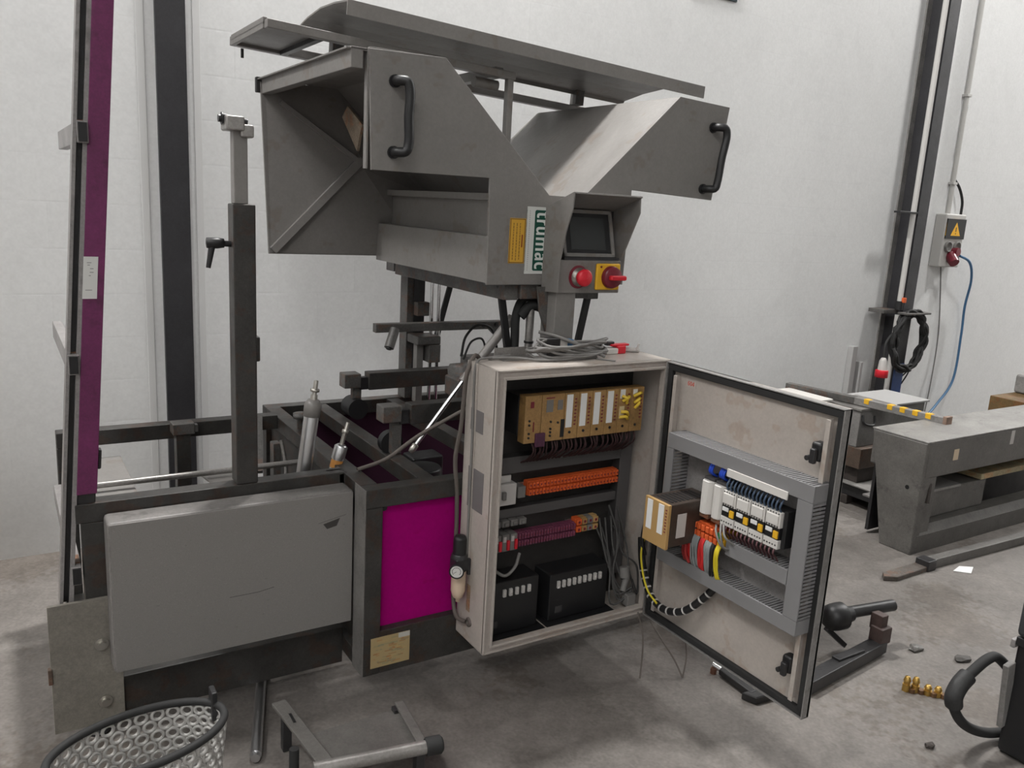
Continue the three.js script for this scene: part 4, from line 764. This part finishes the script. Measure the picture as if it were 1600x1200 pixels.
// ---------------------------------------------------------------- things lying on the cabinet
const CT = CY1;
{
  const t = thing('cable_coil', 'loose coil of grey cable lying on top of the cabinet', 'cable', [1.72, CT, -2.42]);
  const loops = []; for (let k = 0; k < 8; k++) { const p = [], cx = 1.7 + rr(-.02, .02), a0 = rr(0, 6); for (let i = 0; i < 12; i++) { const a = i / 12 * 6.283 + a0; p.push([cx + Math.cos(a) * (.14 + rr(-.025, .025)), CT + .008 + k * .006 + Math.max(0, Math.sin(a * 2 + k)) * .018, -2.33 + Math.sin(a) * (.05 + rr(-.01, .012))]); } loops.push(pipe(p, .0052, 60, 6, true)); }
  part('loops', loops, M.cableGrey, t);
  part('tail', [pipe([[1.62, CT + .085, -2.4], [1.68, CT + .07, -2.37], [1.76, CT + .04, -2.32], [1.83, CT + .008, -2.28]], .006, 30), pipe([[1.4, CT + .006, -2.37], [1.47, CT + .012, -2.33], [1.56, CT + .006, -2.29], [1.66, CT + .006, -2.28], [1.8, CT + .006, -2.29]], .005, 40)], M.cableGrey, t);
}
{
  const t = thing('plug_connector', 'dark connector block with a blue and white end among the coiled cable', 'connector', [1.68, CT, -2.38]);
  part('body', box(1.63, 1.69, CT + .02, CT + .066, -2.405, -2.36, .004), M.darkSteel, t); part('pale_end', box(1.69, 1.725, CT + .02, CT + .06, -2.4, -2.365, .003), M.offwhite, t); part('blue_end', box(1.725, 1.755, CT + .024, CT + .058, -2.398, -2.368, .003), M.wireBlue, t);
  part('strap', box(1.64, 1.74, CT, CT + .02, -2.395, -2.37, .002), M.darkSteel, t);
}
solo('metal_plate', [box(1.44, 1.57, CT, CT + .003, -2.4, -2.33, .001), box(1.44, 1.57, CT, CT + .035, -2.4, -2.397, .001)], M.steel, 'small bent grey plate lying at the left of the cabinet top', 'plate');
solo('blue_stopper', [rod([1.857, CT, -2.365], [1.857, CT + .02, -2.365], .01, .008), rod([1.857, CT + .018, -2.365], [1.857, CT + .024, -2.365], .006)], M.blue, 'tiny blue stopper standing on the cabinet top', 'stopper');
{
  const t = thing('tape_tool', 'small red and white gadget with a dark clip on the cabinet top', 'tool', [1.95, CT, -2.36]);
  part('white_body', box(1.89, 1.945, CT, CT + .022, -2.38, -2.345, .004), M.white, t); part('red_body', [box(1.94, 1.98, CT, CT + .03, -2.382, -2.345, .004), box(1.915, 2.0, CT + .028, CT + .036, -2.378, -2.352, .003)], M.red, t); part('clip', box(1.9, 1.935, CT + .03, CT + .045, -2.38, -2.36, .003), M.darkSteel, t);
}
solo('white_tube', [rod([2.0, CT + .009, -2.38], [2.05, CT + .009, -2.355], .009), rod([2.035, CT + .012, -2.35], [2.04, CT + .035, -2.345], .004)], M.offwhite, 'short white tube at the right end of the cabinet top', 'tube');
solo('flat_strap', [bar([1.79, CT + .002, -2.28], [1.835, CT + .002, -2.225], .014, .003, .001)], M.cableGrey, 'flat grey strip lying across the front edge of the cabinet top', 'strip');

// ---------------------------------------------------------------- right background
const BZ = -2.335;
{
  const t = thing('steel_block', 'heavy grey hollow steel block with a light top and dark hollows at the right edge', 'block', [4.9, 0, -2.5]);
  const B = M.machine;
  part('end_plate', [extX([[-2.337, .0], [-2.337, .616], [-2.655, .616], [-2.52, .0]], 4.045, 4.11, [], .004)], B, t, 'worn end plate');
  part('top_slab', box(4.06, 6.0, .42, .62, -2.66, BZ, .012), B, t, 'thick top slab');
  part('top_sheet', box(4.046, 6.0, .618, .626, -2.66, BZ, .002), M.machineTop, t, 'light top sheet');
  part('pillar', box(4.06, 4.2, .1, .44, -2.45, -2.345, .01), B, t);
  part('bottom_rail', extX([[BZ - .004, 0], [BZ, .1], [BZ - .035, .14], [BZ - .12, .14], [BZ - .12, 0]], 4.08, 6.0, [], .004), B, t, 'bevelled bottom rail');
  part('inner_block', box(4.2, 4.85, .14, .3, -2.6, -2.42, .008), B, t, 'inner block');
  part('inner_shelf', box(4.18, 4.55, .3, .315, -2.6, -2.4, .002), M.machineTop, t);
  part('back_sheet', box(4.11, 6.0, .02, .42, -2.66, -2.64, .002), M.darkSteel, t);
  part('timber', box(4.75, 5.7, .31, .345, -2.62, -2.4, .004), M.plank, t, 'pale plank inside');
  part('paper_note', box(4.3, 4.345, .5, .56, BZ, BZ + .002, 0), plain([.62, .5, .36], .7), t, 'small yellowish note');
  part('paper_note', box(4.86, 4.895, .53, .61, BZ, BZ + .002, 0), M.offwhite, t, 'small white note');
  part('clip', box(4.215, 4.245, .2, .27, -2.42, -2.412, .002), M.offwhite, t);
  part('bolt_hole', rod([4.044, .36, -2.41], [4.0452, .36, -2.41], .012), M.black, t);
  part('strut', bar([4.16, .42, -2.36], [4.13, .28, -2.34], .02, .02), M.dirt, t);
}
{
  const t = thing('warning_bar', 'steel bar with yellow warning blocks behind the open door', 'bar', [4.48, .1, -3.0]);
  part('bar', bar([4.41, .64, -3.56], [4.5, .64, -3.1], .05, .045, .004), M.arm, t, 'dull far half');
  const b2 = part('bar', bar([4.5, .64, -3.1], [4.55, .64, -2.55], .05, .045, .004), M.columnLight, t);
  for (const u of [.15, .42, .56, .7, .84]) { const x = 4.5 + .05 * u, z = -3.1 + .55 * u; part('warning_block', box(x - .0265, x + .012, .635, .666, z - .018, z + .018, .003), M.yellow, b2, 'yellow block'); }
  part('end_cap', box(4.525, 4.585, .61, .67, -2.555, -2.53, .004), paint([.3, .2, .15], .7), t);
  part('stand', box(4.43, 4.47, 0, .62, -3.5, -3.46, .003), M.darkSteel, t);
}
{
  const t = thing('white_box', 'pale box with a flat lid behind the warning bar', 'box', [5.0, .3, -3.2]);
  part('body', box(4.82, 5.2, .14, .585, -3.36, -3.07, .006), M.columnLight, t); part('lid', box(4.8, 5.22, .585, .6, -3.38, -3.05, .004), plain([.36, .355, .35], .6), t, 'pale lid');
}
{
  const t = thing('steel_crate', 'grey steel crate with a wire handle under the warning bar', 'crate', [4.62, .36, -2.95]);
  part('panel', box(4.42, 4.76, .37, .61, -3.28, -3.0, .006), M.columnLight, t); part('rim', box(4.41, 4.77, .6, .615, -3.29, -2.99, .003), M.steel, t);
  part('handle', pipe([[4.44, .575, -2.998], [4.44, .53, -2.985], [4.55, .51, -2.985], [4.56, .56, -2.998]], .007, 24), M.darkSteel, t);
}
solo('white_carton', [box(3.98, 4.36, 0, .62, -3.5, -3.22, .006), box(3.95, 4.4, .62, .635, -3.53, -3.19, .003)], M.white, 'white carton whose lid edge shows just above the top of the open door', 'carton');
solo('wooden_board', [box(4.42, 4.85, .24, .37, -3.3, -2.96, .006)], M.wood, 'brown wooden board under the steel crate', 'board');
solo('steel_sheet', [box(4.4, 4.95, .135, .143, -3.36, -2.84, .001)], M.machineTop, 'pale steel sheet lying low left of the steel block', 'sheet');
solo('steel_sheet', [bar([4.3, .141, -2.8], [4.9, .141, -2.79], .06, .012, .002)], M.columnLight, 'narrow pale steel strip in front of the low steel sheet', 'sheet');
{
  const t = thing('dark_pallet', 'dark pallet carrying the boards and sheets left of the steel block', 'pallet', [4.55, 0, -3.0]);
  for (const z of [-3.3, -3.05, -2.8]) part('runner', box(4.42, 5.2, 0, .06, z - .04, z + .04, .004), M.dirt, t);
  part('deck', box(4.42, 5.25, .06, .135, -3.38, -2.76, .006), M.darkSteel, t); part('block', box(4.45, 4.85, .143, .24, -3.28, -2.98, .004), M.dirt, t);
}
{
  const t = thing('timber_stack', 'brown timber with a dark cover at the far right edge by the wall', 'timber', [6.35, .3, -3.2]);
  part('beam', box(6.05, 7.2, .44, .56, -3.1, -2.85, .006), paint([.2, .12, .04], .8, 0, rustMap), t); part('cover', box(6.35, 7.2, .56, .7, -3.1, -2.85, .02), M.columnLight, t); part('beam', box(6.1, 7.2, 0, .44, -3.1, -2.88, .006), M.dirt, t);
}
{
  const t = thing('steel_bar', 'long rusty square bar with a flat tongue lying on the floor', 'bar', [4.3, 0, -2.18]);
  part('bar', bar([3.98, .025, -2.2], [6.2, .025, -2.12], .05, .05, .004), M.machine, t);
  part('tongue', extY([[3.62, -2.2], [3.66, -2.235], [4.0, -2.235], [4.0, -2.17], [3.68, -2.165]], 0, .025, [], .003), paint([.17, .145, .125], .7, 0, rustMap), t);
  part('collar', box(3.93, 4.0, 0, .055, -2.235, -2.16, .004), M.darkSteel, t);
}
solo('paper_scrap', flat(extY([[4.07, -2.11], [4.16, -2.13], [4.22, -2.09], [4.13, -2.05]], .001, .004)), M.paper, 'white scrap of paper on the floor beside the long bar', 'paper');
// wheeled stand foot lying behind the door corner
{
  const t = thing('stand_foot', 'dark steel stand foot with a round hub lying right of the open door', 'stand foot', [2.8, 0, -1.8]);
  part('base_bar', [bar([2.44, .035, -1.72], [2.98, .035, -1.78], .06, .05, .004), box(2.66, 2.82, .055, .07, -1.775, -1.74, .003)], M.darkSteel, t);
  part('upright', [box(2.935, 3.0, .05, .12, -1.81, -1.75, .005), box(2.945, 2.985, .1, .17, -1.82, -1.765, .004)], paint([.09, .06, .055], .7), t);
  part('top_bar', rod([2.82, .17, -1.86], [3.09, .165, -1.82], .024), M.darkSteel, t, 'upper bar');
  part('hub', turned([2.73, .16, -1.875], [2.86, .165, -1.85], [[.001, 0], [.03, 0], [.05, .02], [.055, .05], [.055, .085], [.035, .1], [.03, .13], [.001, .13]], 20), M.black, t, 'round hub');
  part('prop', bar([2.74, .12, -1.87], [2.86, .02, -1.86], .02, .02), M.darkSteel, t);
}
// floor tool under the door
{
  const t = thing('floor_tool', 'dark tool with a bright tip lying on the floor under the door', 'tool', [2.24, 0, -1.87]);
  part('shaft', bar([2.25, .02, -1.95], [2.24, .02, -1.78], .032, .025, .006), M.darkSteel, t); part('foot', extY([[2.2, -1.8], [2.29, -1.79], [2.33, -1.74], [2.22, -1.75]], 0, .03, [], .004), M.darkSteel, t); part('tip', rod([2.25, .025, -1.95], [2.243, .03, -1.985], .012), M.chrome, t, 'bright tip'); part('rivet', rod([2.235, .0, -1.975], [2.235, .02, -1.975], .012), paint([.25, .12, .08], .7, .3), t);
}
// brass fittings
[[2.818, -1.555, 'tall brass fitting, left of the small group on the floor'], [2.843, -1.535, 'brass fitting, second of the small group on the floor'], [2.868, -1.5, 'brass fitting in the right half of the group on the floor'], [2.893, -1.475, 'brass fitting at the right end of the group on the floor']].forEach(([x, z, l], k) => {
  const h = k < 2 ? .06 : .04, t = thing('brass_fitting', l, 'fitting', [x, 0, z], 'brass fittings on the floor');
  part('hex', rod([x, 0, z], [x, h * .45, z], .016, .016, 6), M.brass, t); part('thread', turned([x, h * .45, z], [x, h, z], [[.011, 0], [.011, h * .2], [.014, h * .22], [.009, h * .5], [.001, h * .52]]), M.brass, t); part('nut', rod([x + .008, 0, z + .018], [x + .008, .016, z + .018], .013, .013, 6), paint([.25, .14, .07], .6, .4), t);
});
[[3.14, -1.72, 'flat grey crumb of debris farthest from the camera on the right floor'], [3.24, -1.58, 'dark grey lump of debris near the black case'], [2.57, -1.305, 'small brown lump of debris near the bottom edge']].forEach(([x, z, l], k) => { const g = new THREE.IcosahedronGeometry(.03, 1), p = g.attributes.position; for (let i = 0; i < p.count; i++) { const h = Math.sin(p.getX(i) * 311 + p.getZ(i) * 173 + k * 5) * .2 + .9; p.setXYZ(i, p.getX(i) * h * (k === 2 ? .6 : 1.3), p.getY(i) * h * .45, p.getZ(i) * h * (k === 2 ? .5 : .9)); } g.translate(x, .008, z); solo('debris', flat(g), k === 2 ? M.dirt : k ? paint([.1, .095, .09], .9) : M.machine, l, 'debris'); });
// black case with a strap at the right edge
{
  const t = thing('tool_case', 'black case with a looped strap standing at the right edge', 'case', [2.95, 0, -1.05]);
  part('body', box(2.76, 3.2, .005, .4, -1.19, -.85, .015), M.black, t); part('upper_body', box(2.735, 3.2, .43, .585, -1.19, -.85, .02), paint([.05, .055, .06], .6), t, 'dark grey upper body');
  part('trim_strip', bar([2.765, .1, -1.185], [2.73, .335, -1.185], .045, .02, .004), M.columnLight, t, 'pale grey edge strip');
  part('buckle', box(2.74, 2.775, .385, .415, -1.2, -1.185, .004), M.railGrey, t); part('buckle', box(2.81, 2.85, .35, .38, -1.2, -1.185, .004), M.railGrey, t);
  part('yellow_tag', box(2.8, 2.85, .105, .125, -1.195, -1.188, .002), M.yellow, t, 'small yellow tag'); part('hinge_strip', box(2.74, 3.2, .4, .43, -1.185, -.86, .004), M.black, t);
  const sp = [[2.86, .25, -1.24], [2.8, .3, -1.26], [2.74, .305, -1.26], [2.67, .285, -1.26], [2.6, .255, -1.26], [2.575, .215, -1.26], [2.595, .16, -1.26], [2.66, .09, -1.25], [2.78, .035, -1.23], [2.88, .03, -1.2]];
  part('strap', pipe(sp, .017, 70, 10), M.rubber, t, 'padded loop strap'); part('strap_pad', pipe([[2.64, .272, -1.262], [2.6, .25, -1.262], [2.577, .215, -1.262], [2.587, .18, -1.262]], .028, 30, 12), paint([.035, .036, .037], .8), t, 'wide pad');
}

// ---------------------------------------------------------------- foreground at the lower edge
{ // oval basket of pierced sheet
  const t = thing('pierced_basket', 'oval pierced metal basket with a black rim at the lower left', 'basket', [.24, 0, -2.1]);
  const cx = .245, cz = -2.11, ang = -.18, ra = .222, rb = .125, yr = .28, ca = Math.cos(ang), sa = Math.sin(ang);
  const P = (u, k, y) => { const x = Math.cos(u) * ra * k, z = Math.sin(u) * rb * k; return [cx + x * ca - z * sa, y, cz + x * sa + z * ca]; };
  part('rim', pipe(Array.from({ length: 24 }, (_, i) => P(i / 24 * 6.2832, 1, yr)), .011, 120, 8, true), M.rubber, t, 'black rubber rim');
  const rings = [], rows = 8, cols = 32;
  for (let j = 0; j < rows; j++) for (let i = 0; i < cols; i++) {
    const u = (i + (j % 2) * .5) / cols * 6.2832, y = yr - .026 - j * .031, k = 1 - .12 * (j / rows);
    const c = P(u, k, y), c2 = P(u + .01, k, y), n = V(c2[0] - c[0], 0, c2[2] - c[2]).normalize().cross(V(0, 1, 0));
    const g = new THREE.TorusGeometry(.0152 * (Math.abs(Math.cos(u)) > .8 ? .85 : 1), .0052, 5, 12); g.applyQuaternion(new THREE.Quaternion().setFromUnitVectors(V(0, 0, 1), n)); g.translate(...c); rings.push(g);
  }
  part('pierced_wall', rings, M.mesh, t, 'wall of round holes').userData.kind = 'stuff';
  part('floor_plate', extY(Array.from({ length: 32 }, (_, i) => { const p = P(i / 32 * 6.2832, .86, 0); return [p[0], p[2]]; }).reverse(), .006, .012), M.dirt, t);
  part('handle_lug', box(.44, .456, .23, .32, -2.215, -2.17, .004), M.darkSteel, t);
}
solo('scrap_pile', Array.from({ length: 16 }, () => { const g = new THREE.DodecahedronGeometry(rr(.02, .045), 0); g.rotateX(rr(0, 3)).rotateY(rr(0, 3)); g.translate(.245 + rr(-.13, .13), rr(.03, .1), -2.11 + rr(-.05, .05)); return g; }), M.black, 'black scrap in the bottom of the pierced basket', 'scrap').userData.kind = 'stuff';
solo('steel_tube', [rod([.583, .018, -2.26], [.8, .022, -2.95], .0175), rod([.578, .018, -2.245], [.5835, .018, -2.262], .014)], M.alu, 'pale steel tube lying on the floor half under the left bay', 'tube');
{ // low stand with a pipe and rubber ends
  const t = thing('low_stand', 'low steel stand with a pipe and black rubber end at the bottom edge', 'stand', [.85, 0, -2.0]);
  part('pipe', rod([.66, .15, -1.95], [.985, .15, -1.895], .02), paint([.3, .29, .28], .5, .3), t, 'worn pipe');
  part('rubber_end', turned([.975, .15, -1.897], [1.03, .15, -1.888], [[.022, 0], [.027, .004], [.027, .045], [.02, .052], [.001, .053]]), M.rubber, t);
  part('side_bar', bar([.665, .15, -2.3], [.7, .15, -1.94], .045, .012, .003), M.machine, t, 'flat side bar');
  part('side_bar', bar([1.0, .145, -2.14], [.975, .145, -1.9], .03, .012, .003), M.machine, t);
  part('tray', box(.7, .99, .128, .132, -2.13, -1.93, .001), M.machine, t, 'shallow tray');
  for (const [x, z] of [[.68, -2.27], [.7, -1.96], [.96, -1.905], [.985, -2.12]]) part('leg', box(x - .014, x + .014, 0, .145, z - .014, z + .014, .003), M.darkSteel, t);
  part('rubber_end', rod([.63, .11, -2.03], [.632, .17, -2.035], .014), M.rubber, t);
  part('slot', box(.672, .68, .1565, .1575, -2.22, -2.17, 0), M.black, t);
}
solo('loose_wires', [pipe([[2.02, .2, -2.19], [1.99, .15, -2.12], [1.98, .06, -2.1], [1.95, .004, -2.07]], .0035, 24, 6), pipe([[2.05, .2, -2.19], [2.07, .12, -2.1], [2.1, .05, -2.05], [2.1, .004, -2.0]], .0035, 24, 6), pipe([[2.1, .004, -2.0], [2.14, .06, -2.03], [2.18, .1, -2.08]], .0035, 20, 6)], M.hose, 'thin brown wires dangling to the floor below the cabinet hinge', 'wires');

scene.environment = null;
renderer.render(scene, camera);
